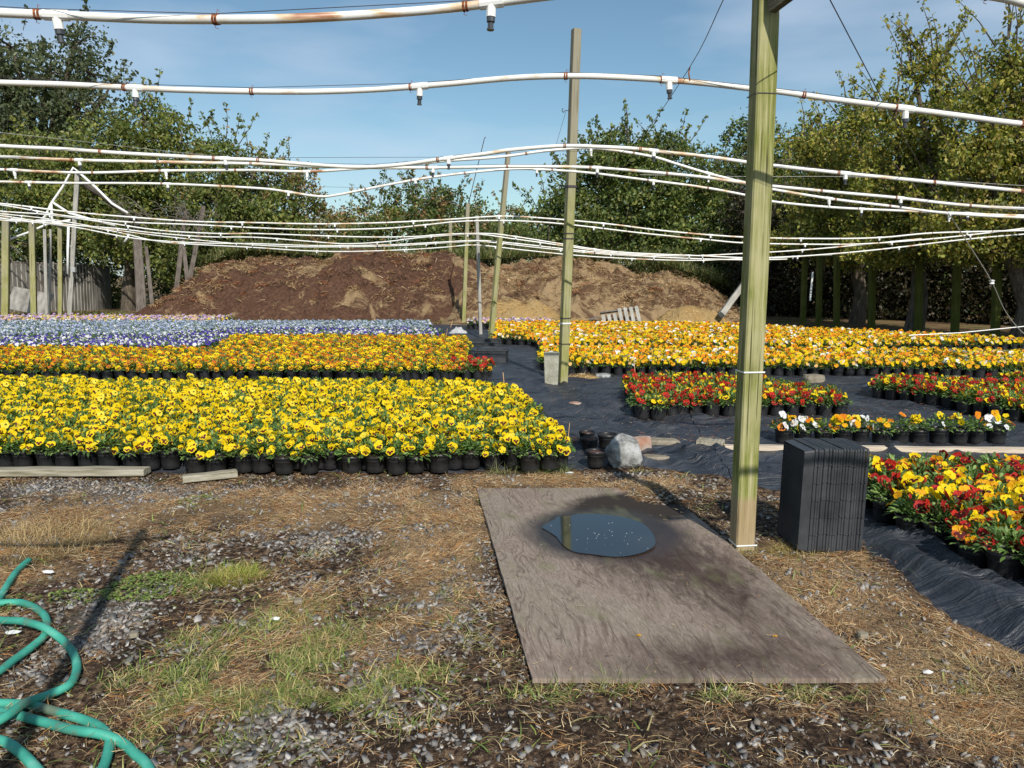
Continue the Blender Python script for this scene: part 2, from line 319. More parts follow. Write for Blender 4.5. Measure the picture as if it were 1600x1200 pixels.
def fabz(x, y):
    near = np.clip((14-y)/6, .3, 1)*2.2
    warp = fbm(x*.8+3, y*.8, 3)
    # straight drag-folds and small puckers
    r = np.abs(np.sin((x*.9+y*2.1+warp*7)*2.0)); z = .012*near*np.exp(-(r/.30)**2)
    r = np.abs(np.sin((x*2.3+y*1.0+warp*9+1)*1.7)); z = z+.010*near*np.exp(-(r/.25)**2)
    for (a, b_, h_, w_) in FOLDS:
        d = b_-a; L2 = d.x*d.x+d.y*d.y; s_ = np.clip(((x-a.x)*d.x+(y-a.y)*d.y)/L2, 0, 1); dist = np.hypot(x-a.x-s_*d.x+.05*(fbm(x*3, y*3)-.5), y-a.y-s_*d.y+.05*(fbm(x*3+9, y*3)-.5)); z = z+h_*np.exp(-(dist/w_)**2)
    z = z + near*(.016*(fbm(x*2.2, y*2.6, 3)-.4)+.005*fbm(x*12, y*12, 2))
    return z
fz = .012+np.maximum(fabz(fx, fy), 0)
right = np.clip((4.15-fy)/.4, 0, 1)*np.clip((fx-1.7)/.1, 0, 1)      # heaped loose flap beside the trays
cx = 2.02+.06*np.sin(fy*3.1)+(3.2-fy)*.03
fold = .16*np.exp(-((fx-cx)/.10)**2)+.05*np.exp(-((fx-cx-.16-.05*np.sin(fy*4))/.05)**2)+.035*np.abs(np.sin(fx*14+fy*5+4*fbm(fx*2, fy*2)))*np.exp(-((fx-cx)/.25)**2)
fz = fz+right*fold
tuck = np.clip(np.linspace(0, 1, nr)**2.4*40, 0, 1)[:, None]; fz = fz*tuck+(-.012)*(1-tuck)
V = np.stack([fx, fy, fz], -1).reshape(-1, 3); idx = np.arange(nr*ne).reshape(nr, ne)
F = np.stack([idx[:-1, :-1], idx[:-1, 1:], idx[1:, 1:], idx[1:, :-1]], -1).reshape(-1, 4)
def fabric_mat():
    m, t, b = newmat('black_woven_fabric', .46, .5); v = coords(t); f = noise(t, v, 2.5, 8)
    r = ramp(t, [(.3, (.020, .023, .030)), (.55, (.040, .045, .056)), (.75, (.085, .09, .10))]); t.links.new(f, r.inputs[0])
    f2 = noise(t, v, 22, 8, 1.5, .7); r2 = ramp(t, [(.60, (0, 0, 0)), (.72, (1, 1, 1))]); t.links.new(f2, r2.inputs[0])
    c = mixc(t, r2.outputs[0], r.outputs[0], (.11, .09, .085)); t.links.new(c, b.inputs['Base Color'])
    f3 = noise(t, coords(t, (1, .35, 1)), 9, 6, 1.2, .6); f4 = noise(t, coords(t, (1, 2.2, 1)), 1.6, 5, 2.5, .55); ad = N(t, 'Math'); ad.operation = 'MULTIPLY_ADD'; ad.inputs[1].default_value = 4.0; t.links.new(f4, ad.inputs[0]); t.links.new(f3, ad.inputs[2]); bump(t, b, ad.outputs[0], .03, .8); return m
M['fabric'] = fabric_mat()
fab = link('ground_cloth', npmesh('ground_cloth', V, F[:, ::-1], M['fabric'], None, True), label='black woven weed cloth spread wrinkled under all the flower pots', cat='weed cloth')

# bark crumbs blown on the cloth
def ribbons(P0, ang, L, W, el, droop, col, seg=3, tw=None):
    n = len(P0); d = np.stack([np.cos(ang), np.sin(ang), np.zeros(n)], -1); s = np.stack([-np.sin(ang), np.cos(ang), np.zeros(n)], -1)
    if tw is not None: s = s*np.cos(tw)[:, None]+np.array([0, 0, 1.])*np.sin(tw)[:, None]
    curl = RNG.normal(0, .35, n)
    V = []
    for k in range(seg+1):
        t = k/seg; p = P0+d*(L*t*np.cos(el))[:, None]+s*(curl*L*t*t)[:, None]; p[:, 2] += L*(t*np.sin(el)-droop*t*t)
        wd = (W*(1-.85*t)/2)[:, None]; V += [p-s*wd, p+s*wd]
    V = np.stack(V, 1); F = np.concatenate([np.arange(n)[:, None]*(2*seg+2)+np.array([[2*k, 2*k+1, 2*k+3, 2*k+2]]) for k in range(seg)], 0)
    C = np.repeat(col[:, None, :], 2*seg+2, 1).reshape(-1, 3); return V.reshape(-1, 3), F, C
def merge(parts):
    o = 0; Vs, Fs, Cs = [], [], []
    for v, f, c in parts: Vs.append(v); Fs.append(f+o); Cs.append(c); o += len(v)
    return np.concatenate(Vs), np.concatenate(Fs), np.concatenate(Cs)
def pick(pal, n, jit=.25):
    c = np.array(pal)[RNG.integers(0, len(pal), n)]; return c*(1+RNG.uniform(-jit, jit, (n, 1)))
def infront(x, y):     # the bare ground in front of the cloth
    ex = np.interp(y, [2.1, 2.6, 2.95, 3.3, 3.7, 4.0, 4.3, 4.7, 5.0, 5.22, 5.42], [1.98, 1.86, 1.80, 1.82, 1.86, 1.84, 1.8, 1.74, 1.62, 1.45, 1.2]); return (x < ex+.02) & (y < 5.36+.1*(x > .3))
def scatter(n, dens, x0=-3.9, x1=2.2, y0=1.75, y1=5.45, ply=True):
    xs_, ys_ = [], []; tot = 0
    while tot < n:
        x = RNG.uniform(x0, x1, n*2); y = y0+(y1-y0)*RNG.random(n*2)**1.15
        k = (RNG.random(n*2) < dens(x, y)) & infront(x, y) & (np.abs(x) < y*.70+.25)
        if ply: k &= plymask(x, y) < .35
        xs_.append(x[k]); ys_.append(y[k]); tot += k.sum()
    return np.concatenate(xs_)[:n], np.concatenate(ys_)[:n]


def cloth_crumbs():
    xs_, ys_ = [], []
    for (u, v, ru, rv, n) in ((980, 650, 70, 26, 260), (1080, 690, 120, 10, 260), (1330, 690, 150, 8, 160), (1290, 655, 100, 10, 140), (1420, 640, 90, 16, 160), (870, 610, 60, 20, 120), (1150, 665, 150, 8, 240), (760, 560, 60, 10, 60), (860, 650, 80, 40, 120), (1450, 850, 60, 50, 50), (930, 700, 60, 20, 120), (1000, 600, 30, 30, 80)):
        for _ in range(n):
            p = G(random.gauss(u, ru*.6), random.gauss(v, rv*.6)); xs_.append(p.x); ys_.append(p.y)
    x = np.array(xs_); y = np.array(ys_); n = len(x); z = .014+np.maximum(fabz(x, y), 0)+.002
    return ribbons(np.stack([x, y, z], -1), RNG.uniform(0, 6.3, n), RNG.uniform(.01, .05, n), RNG.uniform(.003, .010, n), RNG.uniform(0, .2, n), np.zeros(n), pick([(.22, .09, .06), (.30, .16, .10), (.36, .26, .17), (.16, .07, .05)], n), 3, RNG.uniform(-.4, .4, n))
TAN = [(.58, .44, .25), (.48, .33, .16), (.34, .20, .10), (.66, .53, .33), (.20, .12, .07), (.48, .24, .08), (.40, .19, .07), (.12, .07, .045)]
V, F, C = cloth_crumbs(); link('bark_crumbs', npmesh('bark_crumbs', V, F, M['litter'], C), kind='stuff', label='reddish bark crumbs and twigs blown over the black cloth', cat='bark litter')
def straw_patch():
    den = lambda x, y: np.clip(.14+.85*gauss(x, y, STRAW)-.12*gauss(x, y, GRAVEL)-.50*gauss(x, y, DARK), .08, 1)*np.clip(5*(fbm(x*6, y*6, 4)-.44), .02, 1)
    n = 95000; x, y = scatter(n, den); z = bumpz(x, y)+RNG.uniform(0, .012, n)
    ang = fbm(x*1.3, y*1.3, 2)*9+RNG.normal(0, .9, n)
    a = ribbons(np.stack([x, y, z], -1), ang, RNG.uniform(.02, .075, n), RNG.uniform(.0010, .0028, n), RNG.uniform(-.05, .5, n), RNG.uniform(0, .4, n), pick(TAN, n), 3, RNG.uniform(-.9, .9, n))
    # short bark, needles and crumbs everywhere, lying flat
    n = 26000; x, y = scatter(n, lambda x, y: np.full(x.shape, .9)); z = bumpz(x, y)+RNG.uniform(.001, .006, n)
    b = ribbons(np.stack([x, y, z], -1), RNG.uniform(0, 6.3, n), RNG.uniform(.008, .03, n), RNG.uniform(.002, .006, n), RNG.uniform(-.1, .25, n), np.zeros(n), pick([(.05, .03, .02), (.10, .06, .035), (.20, .13, .07), (.28, .20, .11), (.13, .11, .09)], n), 3, RNG.uniform(-.5, .5, n))
    return merge([a, b])
V, F, C = straw_patch(); link('dry_straw_litter', npmesh('dry_straw_litter', V, F, M['litter'], C), kind='stuff', label='dry tan straw, needles and bark crumbs littering the bare ground', cat='straw litter')

def board_crumbs():
    n = 420; s_ = RNG.random(n); t_ = RNG.random(n); e = RNG.random(n) < .55; s_ = np.where(e & (RNG.random(n) < .6), np.where(RNG.random(n) < .5, s_*.05, 1-s_*.07), s_); t_ = np.where(e & (s_ > .08) & (s_ < .92), np.where(RNG.random(n) < .6, t_*.04, 1-t_*.06), t_)
    o = PL[0]; x = o.x+(PL[1].x-o.x)*s_+(PL[3].x-o.x)*t_; y = o.y+(PL[1].y-o.y)*s_+(PL[3].y-o.y)*t_; pc_ = G(935, 838); k = (((x-pc_.x)/.36)**2+((y-pc_.y)/.36)**2) > 1; x, y = x[k], y[k]; n = len(x)
    return ribbons(np.stack([x, y, np.full(n, .0335)], -1), RNG.uniform(0, 6.3, n), RNG.uniform(.006, .045, n), RNG.uniform(.001, .004, n), RNG.uniform(0, .2, n), np.zeros(n), pick([(.45, .32, .16), (.10, .06, .04), (.30, .18, .08), (.05, .035, .025)], n), 3, RNG.uniform(-.5, .5, n))
V, F, C = board_crumbs(); link('board_litter', npmesh('board_litter', V, F, M['litter'], C), kind='stuff', label='stray straws and dark crumbs lying on the plywood', cat='straw litter')
def pebbles(n, den, smin, smax, pal, **k):
    x, y = scatter(n, den, **k)
    box = np.array([(a, b_, c_) for c_ in (-1, 1) for b_ in (-1, 1) for a in (-1, 1)], float)*.8
    fc = np.array([(0, 2, 3, 1), (4, 5, 7, 6), (0, 1, 5, 4), (1, 3, 7, 5), (3, 2, 6, 7), (2, 0, 4, 6)])
    s = smin+(smax-smin)*RNG.random(n)**2.4; v = box[None]*(1+RNG.uniform(-.45, .25, (n, 8, 3)))
    sc = np.stack([RNG.uniform(.7, 1.5, n), RNG.uniform(.6, 1.0, n), RNG.uniform(.35, .7, n)], -1)*s[:, None]/2; v = v*sc[:, None, :]
    tx, ty = RNG.normal(0, .45, (n, 1)), RNG.normal(0, .45, (n, 1)); v[..., 2] += v[..., 0]*tx+v[..., 1]*ty
    a = RNG.uniform(0, 6.3, n); c, sn = np.cos(a)[:, None], np.sin(a)[:, None]
    v = np.stack([v[..., 0]*c-v[..., 1]*sn, v[..., 0]*sn+v[..., 1]*c, v[..., 2]], -1)
    v += np.stack([x, y, bumpz(x, y)+s*.05], -1)[:, None, :]
    F = (np.arange(n)[:, None, None]*8+fc[None]).reshape(-1, 4); C = np.repeat(pick(pal, n, .35)[:, None], 8, 1).reshape(-1, 3); return v.reshape(-1, 3), F, C
GR = [(.18, .17, .16), (.25, .24, .225), (.11, .10, .095), (.34, .32, .30), (.20, .17, .14), (.12, .10, .085)]
V, F, C = merge([pebbles(15500, lambda x, y: np.clip(gauss(x, y, GRAVEL)*.6, 0.07, .50)*np.clip(3*(fbm(x*5, y*5, 4)-.38), .06, 1), .006, .032, GR),
                 pebbles(5000, lambda x, y: np.full(x.shape, .5), .004, .024, [(.30, .28, .25), (.20, .19, .18), (.14, .12, .10), (.40, .37, .32)])])
link('gravel', npmesh('gravel', V, F, M['pebble'], C), kind='stuff', label='grey crushed stone gravel showing through the litter', cat='gravel')

def grassblades():
    parts = []; GP = [(.15, .22, .04), (.24, .30, .07), (.11, .16, .04), (.34, .36, .12), (.46, .38, .18), (.50, .37, .18)]
    n = 8000; x, y = scatter(n, lambda x, y: np.clip(gauss(x, y, GREEN), 0, 1)*np.clip(6*(fbm(x*7, y*7, 3)-.50), 0, 1)); z = bumpz(x, y)
    parts.append(ribbons(np.stack([x, y, z], -1), RNG.uniform(0, 6.3, n), RNG.uniform(.03, .10, n), RNG.uniform(.002, .0055, n), RNG.uniform(.15, 1.1, n), RNG.uniform(.2, .7, n), pick(GP, n), 3))
    n = 1500; x, y = scatter(n, lambda x, y: np.clip(.12+gauss(x, y, GREEN), 0, 1)*np.clip(6*(fbm(x*5+4, y*5, 3)-.45), 0.02, 1)); z = bumpz(x, y)
    parts.append(ribbons(np.stack([x, y, z], -1), RNG.uniform(0, 6.3, n), RNG.uniform(.05, .15, n), RNG.uniform(.004, .009, n), RNG.uniform(.1, .8, n), RNG.uniform(.2, .6, n), pick(GP, n), 3))
    return merge(parts), GP
(V, F, C), GP = grassblades()
link('creeping_grass', npmesh('creeping_grass', V, F, M['blade'], C), kind='stuff', label='low green and straw coloured crabgrass creeping over the dirt', cat='grass')
# single tufts that stand out
TUFTS = [('grass_tuft', 370, 905, 1300, .10, .085, [(.30, .33, .05), (.40, .38, .09), (.22, .27, .04), (.42, .30, .12)], 'yellow green grass tuft right of the clover patch', .9),
 ('grass_tuft', 50, 850, 1700, .32, .14, [(.42, .31, .15), (.34, .23, .10), (.50, .38, .2)], 'pale dead grass clump at the left edge behind the hose', .8),
 ('grass_tuft', 960, 1075, 90, .06, .10, GP, 'small green tuft at the near edge of the plywood', 1.0),
 ('grass_tuft', 1215, 1078, 90, .07, .05, GP, 'low green tuft at the near edge of the plywood, right of its middle', .5),
 ('grass_tuft', 1160, 866, 90, .05, .06, [(.10, .20, .03), (.16, .28, .05)], 'bright green weed at the foot of the tall near post', .6),
 ('grass_tuft', 855, 738, 200, .14, .17, [(.18, .26, .07), (.30, .34, .13), (.12, .18, .05)], 'thin green grass growing against the front corner pots of the yellow bed', .85),
 ('grass_tuft', 620, 740, 60, .07, .14, [(.35, .36, .16), (.25, .28, .10)], 'dry bent grass stems before the yellow bed, near its middle', .9),
 ('grass_tuft', 785, 742, 80, .08, .15, [(.35, .36, .16), (.25, .28, .10)], 'pale arching grass stems by the pots, left of the big grey rock', .9),
 ('grass_tuft', 1000, 738, 80, .06, .07, [(.4, .36, .13), (.25, .28, .08)], 'small yellowing tuft at the foot of the big grey rock', .8),
 ('grass_tuft', 1240, 865, 500, .10, .09, [(.42, .30, .13), (.30, .20, .08), (.34, .30, .10)], 'tan grass clump between the near post and the tray stack', .7),
 ('grass_tuft', 925, 590, 260, .22, .14, [(.40, .38, .14), (.28, .30, .10)], 'yellowish grass tuft beside the middle post on the cloth', .8),
 ('grass_tuft', 1320, 690, 60, .03, .02, GP, '', 0),
 ('grass_tuft', 1440, 1110, 260, .18, .09, TAN, 'dry grass spill at the right, in front of the cloth flap', .5),
 ('grass_tuft', 1560, 1060, 400, .16, .12, [(.48, .36, .19), (.36, .24, .12)], 'dead straw clump at the far right edge below the cloth flap', .6),
 ('grass_tuft', 490, 870, 60, .05, .08, GP, 'small green tuft on dark dirt behind the yellow green one', .9)]
for nm, u, v, n, rad, h, pal, lab, el in TUFTS:
    if not lab: continue
    c = G(u, v); r = rad*np.sqrt(RNG.random(n)); a = RNG.uniform(0, 6.3, n); x = r*np.cos(a)*1.3; y = r*np.sin(a)
    an = np.where(RNG.random(n) < .6, a+RNG.normal(0, .6, n), RNG.uniform(0, 6.3, n))
    V, F, C = ribbons(np.stack([x, y, np.zeros(n)], -1), an, RNG.uniform(.4, 1.1, n)*h, RNG.uniform(.0015, .0038, n), RNG.uniform(.4, 1.4, n)*el, RNG.uniform(.1, .6, n), pick(pal, n), 3)
    link(nm, npmesh(nm, V, F, M['blade'], C), loc=(c.x, c.y, max(0, float(bumpz(np.array(c.x), np.array(c.y))))), label=lab, cat='grass tuft')
def clover(u, v, n, rx, ry, lab):
    c = G(u, v); r = np.sqrt(RNG.random(n)); a = RNG.uniform(0, 6.3, n); x = r*np.cos(a)*rx; y = r*np.sin(a)*ry; z = RNG.uniform(.008, .035, n)*(1.2-r)
    V, F, C = ribbons(np.stack([x, y, z], -1), RNG.uniform(0, 6.3, n), RNG.uniform(.008, .018, n), RNG.uniform(.009, .016, n), RNG.uniform(-.2, .7, n), np.full(n, .1), pick([(.15, .22, .045), (.21, .29, .06), (.11, .16, .03), (.30, .30, .10)], n), 3)
    link('weed_patch', npmesh('weed_patch', V, F, M['blade'], C), loc=(c.x, c.y, .004), label=lab, cat='weeds')
clover(235, 918, 900, .20, .17, 'low bright green leafy weed patch on the gravel')
clover(125, 935, 260, .18, .08, 'sparse small leaved weeds just behind the hose')
clover(310, 785, 160, .14, .12, 'sparse green weeds in front of the small brown plank')
clover(20, 945, 120, .10, .10, 'few clover leaves showing inside the top hose loop')
for (u, v, w_, pal, lab) in ((22, 993, .035, 0, 'round white plastic scrap inside the hose loop'), (75, 898, .03, 0, 'torn blue and white label scrap behind the hose'), (430, 972, .022, 0, 'curled white paper strip on the straw'), (1450, 1056, .02, 0, 'white plastic scrap near the right edge'), (890, 742, .035, 0, 'flat white scrap at the edge of the yellow bed')):
    c = G(u, v); mb = MB(); n = 9
    ring = [(w_*math.cos(k*6.283/n)*random.uniform(.75, 1.1), w_*.55*math.sin(k*6.283/n)*random.uniform(.7, 1.1), random.uniform(.003, .012)) for k in range(n)]
    mb.add(ring+[(0, 0, .016)]+[(p[0], p[1], p[2]-.002) for p in ring], [(k, (k+1) % n, n) for k in range(n)]+[((k+1) % n, k, n+1+k, n+1+(k+1) % n) for k in range(n)])
    mb.build('litter_scrap', M['white_bit'], loc=(c.x, c.y, .008), label=lab, cat='scrap')

# ------------------------------------------------------------------ plywood and puddle
def ramp_fine(t, f):
    r = ramp(t, [(.34, (.06, .045, .036)), (.5, (.25, .21, .17)), (.64, (.52, .46, .39))]); t.links.new(f, r.inputs[0]); return r.outputs[0]
def ply_mat():
    m, t, b = newmat('weathered_plywood', .75, .25); tcn = N(t, 'TexCoord')
    mp_ = N(t, 'Mapping'); mp_.inputs['Scale'].default_value = (3.2, .55, 1); t.links.new(tcn.outputs['Object'], mp_.inputs[0])
    f0 = noise(t, mp_.outputs[0], 1.35, 2.6, .35)
    kd = N(t, 'TexVoronoi'); kd.inputs['Scale'].default_value = 1; kd.inputs['Randomness'].default_value = .85; kmp = N(t, 'Mapping'); kmp.inputs['Scale'].default_value = (4.2, 1.7, 0); t.links.new(tcn.outputs['Object'], kmp.inputs[0]); t.links.new(kmp.outputs[0], kd.inputs['Vector'])
    kq = N(t, 'MapRange'); kq.interpolation_type = 'SMOOTHERSTEP'; kq.inputs[1].default_value = .0; kq.inputs[2].default_value = .30; kq.inputs[3].default_value = 15; kq.inputs[4].default_value = 0; t.links.new(kd.outputs['Distance'], kq.inputs[0])
    wv = N(t, 'Math'); wv.operation = 'MULTIPLY_ADD'; wv.inputs[1].default_value = 78; t.links.new(f0, wv.inputs[0]); t.links.new(kq.outputs[0], wv.inputs[2])
    sn = N(t, 'Math'); sn.operation = 'SINE'; t.links.new(wv.outputs[0], sn.inputs[0])
    fine = noise(t, coords(t, (60, 9, 1)), 2, 9, .2, .75)
    big = noise(t, coords(t, (1, .7, 1)), 2.4, 6)
    c0 = ramp(t, [(.3, (.19, .135, .105)), (.45, (.28, .21, .17)), (.56, (.25, .205, .15)), (.7, (.38, .295, .245))]); t.links.new(big, c0.inputs[0])
    ln = ramp(t, [(.0, (0, 0, 0)), (.55, (.05, .05, .05)), (.78, (.75, .75, .75)), (.92, (1, 1, 1)), (.96, (.25, .25, .25)), (1, (.0, .0, .0))]); mr = N(t, 'MapRange'); mr.inputs[1].default_value = -1; mr.inputs[2].default_value = 1; t.links.new(sn.outputs[0], mr.inputs[0]); t.links.new(mr.outputs[0], ln.inputs[0])
    gate = N(t, 'MapRange'); gate.inputs[1].default_value = .30; gate.inputs[2].default_value = .52; t.links.new(noise(t, coords(t), 2.6, 4), gate.inputs[0]); lm = N(t, 'Math'); lm.operation = 'MULTIPLY'; t.links.new(ln.outputs[0], lm.inputs[0]); t.links.new(gate.outputs[0], lm.inputs[1])
    c = mixc(t, lm.outputs[0], c0.outputs[0], (.13, .088, .068)); c = mixc(t, .30, c, ramp_fine(t, fine))
    # rot and water stain below and around the puddle (object x across, y along)
    pu = G(935, 838)
    def blob(cx, cy, sx, sy, nscale, r0, r1, amp):
        mm = N(t, 'Mapping'); mm.inputs['Location'].default_value = (-cx/sx, -cy/sy, 0); mm.inputs['Scale'].default_value = (1/sx, 1/sy, 0); t.links.new(tcn.outputs['Object'], mm.inputs[0])
        ln_ = N(t, 'VectorMath'); ln_.operation = 'LENGTH'; t.links.new(mm.outputs[0], ln_.inputs[0])
        nn = noise(t, coords(t, (6.5, 2.6, 1)), nscale, 8, .5, .72); ad = N(t, 'Math'); ad.operation = 'MULTIPLY_ADD'; ad.inputs[1].default_value = amp; t.links.new(nn, ad.inputs[0]); t.links.new(ln_.outputs['Value'], ad.inputs[2])
        q = N(t, 'MapRange'); q.inputs[1].default_value = r1+amp/2; q.inputs[2].default_value = r0+amp/2; t.links.new(ad.outputs[0], q.inputs[0]); return q.outputs[0]
    return m, t, b, c, blob, fine, tcn
ply = thing('plywood_sheet', 'weathered grey plywood sheet lying flat on the ground, holding a puddle', 'plywood')
pc = PL[0]; e1 = (PL[1]-PL[0]); e2 = (PL[3]-PL[0]); rz = math.atan2(e2.y, e2.x)-math.pi/2
ply.location = (pc.x, pc.y, 0); ply.rotation_euler[2] = rz
inv = Matrix.Rotation(-rz, 3, 'Z')
def tol(p): return inv @ (p-Vector((pc.x, pc.y, 0)))
corn = [tol(p) for p in PL]
pl = tol(G(935, 838)); 
m, t, b, c, blob, fine, tcn = ply_mat()
wet = blob(pl.x+.04, pl.y+.0, .36, .36, 1.2, 1.0, 1.42, .45); wr = N(t, 'MapRange'); wr.inputs[3].default_value = .75; wr.inputs[4].default_value = .28; t.links.new(wet, wr.inputs[0]); t.links.new(wr.outputs[0], b.inputs['Roughness'])
c = mixc(t, blob(pl.x+.04, pl.y+.0, .36, .36, 1.2, 1.0, 1.42, .45), c, (.030, .022, .020))
c = mixc(t, blob(pl.x+.22, pl.y-.42, .34, .46, 2.6, .1, 1.3, 2.2), c, (.05, .032, .026))
c = mixc(t, blob(.98, .7, .22, .60, 2.6, .0, 1.2, 2.4), c, (.06, .038, .03))
c = mixc(t, blob(.75, .05, .6, .22, 2.6, .0, 1.2, 2.4), c, (.075, .05, .04))
c = mixc(t, blob(pl.x+.30, pl.y+.42, .40, .30, 1.6, .8, 1.1, .6), c, (.035, .026, .02))
v6 = noise(t, coords(t, (75, 1.3, 1)), 1.6, 4, .25, .5); cr6 = ramp(t, [(.30, (.9, .9, .9)), (.34, (0, 0, 0))]); t.links.new(v6, cr6.inputs[0]); c = mixc(t, cr6.outputs[0], c, (.05, .035, .028))
v5 = noise(t, coords(t, (1, 1, 1)), 38, 8, 1, .8); sp5 = ramp(t, [(.62, (0, 0, 0)), (.70, (.6, .6, .6))]); t.links.new(v5, sp5.inputs[0]); c = mixc(t, sp5.outputs[0], c, (.07, .055, .045))
gr5 = ramp(t, [(.56, (0, 0, 0)), (.70, (.45, .45, .45))]); t.links.new(noise(t, coords(t, (3, 1.4, 1)), 2.2, 5), gr5.inputs[0]); c = mixc(t, gr5.outputs[0], c, (.15, .16, .07))
t.links.new(c, b.inputs['Base Color']); bump(t, b, fine, .003, .6); M['ply'] = m
mb = MB(); nxs, nys = 16, 30; T = .018
for k, zt in ((0, T), (1, 0)):
    base = len(mb.v); vs = []
    for j in range(nys+1):
        for i in range(nxs+1):
            s_, q_ = i/nxs, j/nys; p = corn[0]*(1-s_)*(1-q_)+corn[1]*s_*(1-q_)+corn[2]*s_*q_+corn[3]*(1-s_)*q_
            ed = .004*(random.random()-.5) if (i in (0, nxs) or j in (0, nys)) else 0
            sag = .006*math.sin(s_*5+1)*math.sin(q_*4)-.03*max(0, s_-.75)*max(0, q_-.7)*16
            vs.append((p.x+ed, p.y+ed, zt+.006+sag*.6))
    fs = []
    for j in range(nys):
        for i in range(nxs):
            a = j*(nxs+1)+i; q = (a, a+1, a+nxs+2, a+nxs+1); fs.append(q if k == 0 else q[::-1])
    mb.add(vs, fs)
nn = (nxs+1)*(nys+1); rim = [i for i in range(nxs+1)]+[j*(nxs+1)+nxs for j in range(1, nys+1)]+[nys*(nxs+1)+i for i in range(nxs-1, -1, -1)]+[j*(nxs+1) for j in range(nys-1, 0, -1)]
off = len(mb.v)-2*nn
for a, q in zip(rim, rim[1:]+rim[:1]): mb.f.append((a+off+nn, q+off+nn, q+off, a+off)); mb.m.append(0)
mb.build('board', M['ply'], ply, smooth=False)
# the puddle: a thin sheet of water
pm, t, b = newmat('still_water', .05, .55, (.022, .024, .024)); b.inputs['IOR'].default_value = 1.6
outl = [(846, 824), (854, 818), (866, 812), (872, 807), (888, 806), (910, 803), (945, 804), (975, 808), (998, 815), (1012, 824), (1021, 836), (1024, 850), (1012, 860), (990, 867), (960, 870), (925, 866), (897, 862), (880, 852), (872, 842), (866, 836)]
pts = spline([G(*q, .03) for q in outl+outl[:1]], 5)[:-1]; mb = MB(); cpt = sum(pts, Vector())/len(pts)
mb.add([(p.x, p.y, .030) for p in pts]+[(cpt.x, cpt.y, .030)], [(k, (k+1) % len(pts), len(pts)) for k in range(len(pts))])
mb.build('puddle', pm, kind='structure', label='dark rain puddle reflecting the sky on the plywood')
mb = MB()
for k in range(34):
    u = random.gauss(935, 34); v = random.gauss(840, 11); p = G(u, v, .031); r = random.uniform(.001, .0026)
    mb.lathe([(r, 0), (r*.8, r*.5), (.0001, r*.7)], 7, 0, (p.x, p.y, .0305))
mb.build('water_bubbles', M['white_bit'], kind='stuff', label='tiny white bubbles floating on the puddle', cat='bubbles')
# fallen orange petals on the plywood
for (u, v, lab) in ((998, 993, 'fallen orange petal on the plywood, left one'), (1211, 994, 'fallen orange petal on the plywood, right one')):
    p = G(u, v, .03); mb = MB(); mb.add([(-.011, -.004, 0), (-.002, -.007, .004), (.010, -.003, .002), (.006, .006, .005), (-.006, .006, .002)], [(0, 1, 2, 3, 4)]); mb.build('petal', PET['gold'], loc=(p.x, p.y, .029), label=lab, cat='petal')

# ------------------------------------------------------------------ garden hose
hp = [(45, 875), (26, 893), (11, 915), (-4, 940), (-22, 962), (0, 969), (37, 971), (75, 984), (109, 1012), (120, 1042), (109, 1069), (75, 1086), (37, 1100), (0, 1125), (-60, 1150), (-110, 1120), (-70, 1075), (-20, 1058), (0, 1048), (22, 1031), (52, 1009), (71, 990), (71, 964), (49, 947), (22, 941), (-30, 950), (-110, 1000), (-150, 1070), (-70, 1098), (0, 1099), (45, 1102), (94, 1114), (142, 1129), (165, 1144), (171, 1162), (161, 1200), (130, 1260), (90, 1240), (56, 1200), (30, 1174), (0, 1157), (-70, 1150), (-50, 1108), (19, 1116), (56, 1125), (112, 1140), (157, 1147), (188, 1159), (210, 1177), (232, 1200), (262, 1270)]
hz = [.02]*len(hp)
for i in (6, 7, 12, 13, 45, 46): hz[i] = .045
hs = spline([G(u, v, z) for (u, v), z in zip(hp, hz)], 9)
MB().tube(hs, .0150, 12).build('garden_hose', M['hose'], smooth=True, label='teal green garden hose coiled loosely at the lower left', cat='hose')

def hose_straws():
    k = RNG.integers(0, len(hs), 420); p = np.array([tuple(hs[i]) for i in k])+RNG.normal(0, .012, (420, 3)); p[:, 2] = np.array([hs[i].z for i in k])+RNG.uniform(-.008, .0155, 420)
    return ribbons(p, RNG.uniform(0, 6.3, 420), RNG.uniform(.03, .10, 420), RNG.uniform(.001, .0028, 420), RNG.uniform(-.2, .25, 420), RNG.uniform(.1, .5, 420), pick(TAN, 420), 3, RNG.uniform(-.5, .5, 420))
V, F, C = hose_straws(); link('dry_straw_wisps', npmesh('dry_straw_wisps', V, F, M['litter'], C), kind='stuff', label='dry straw wisps caught over the hose loops', cat='straw litter')

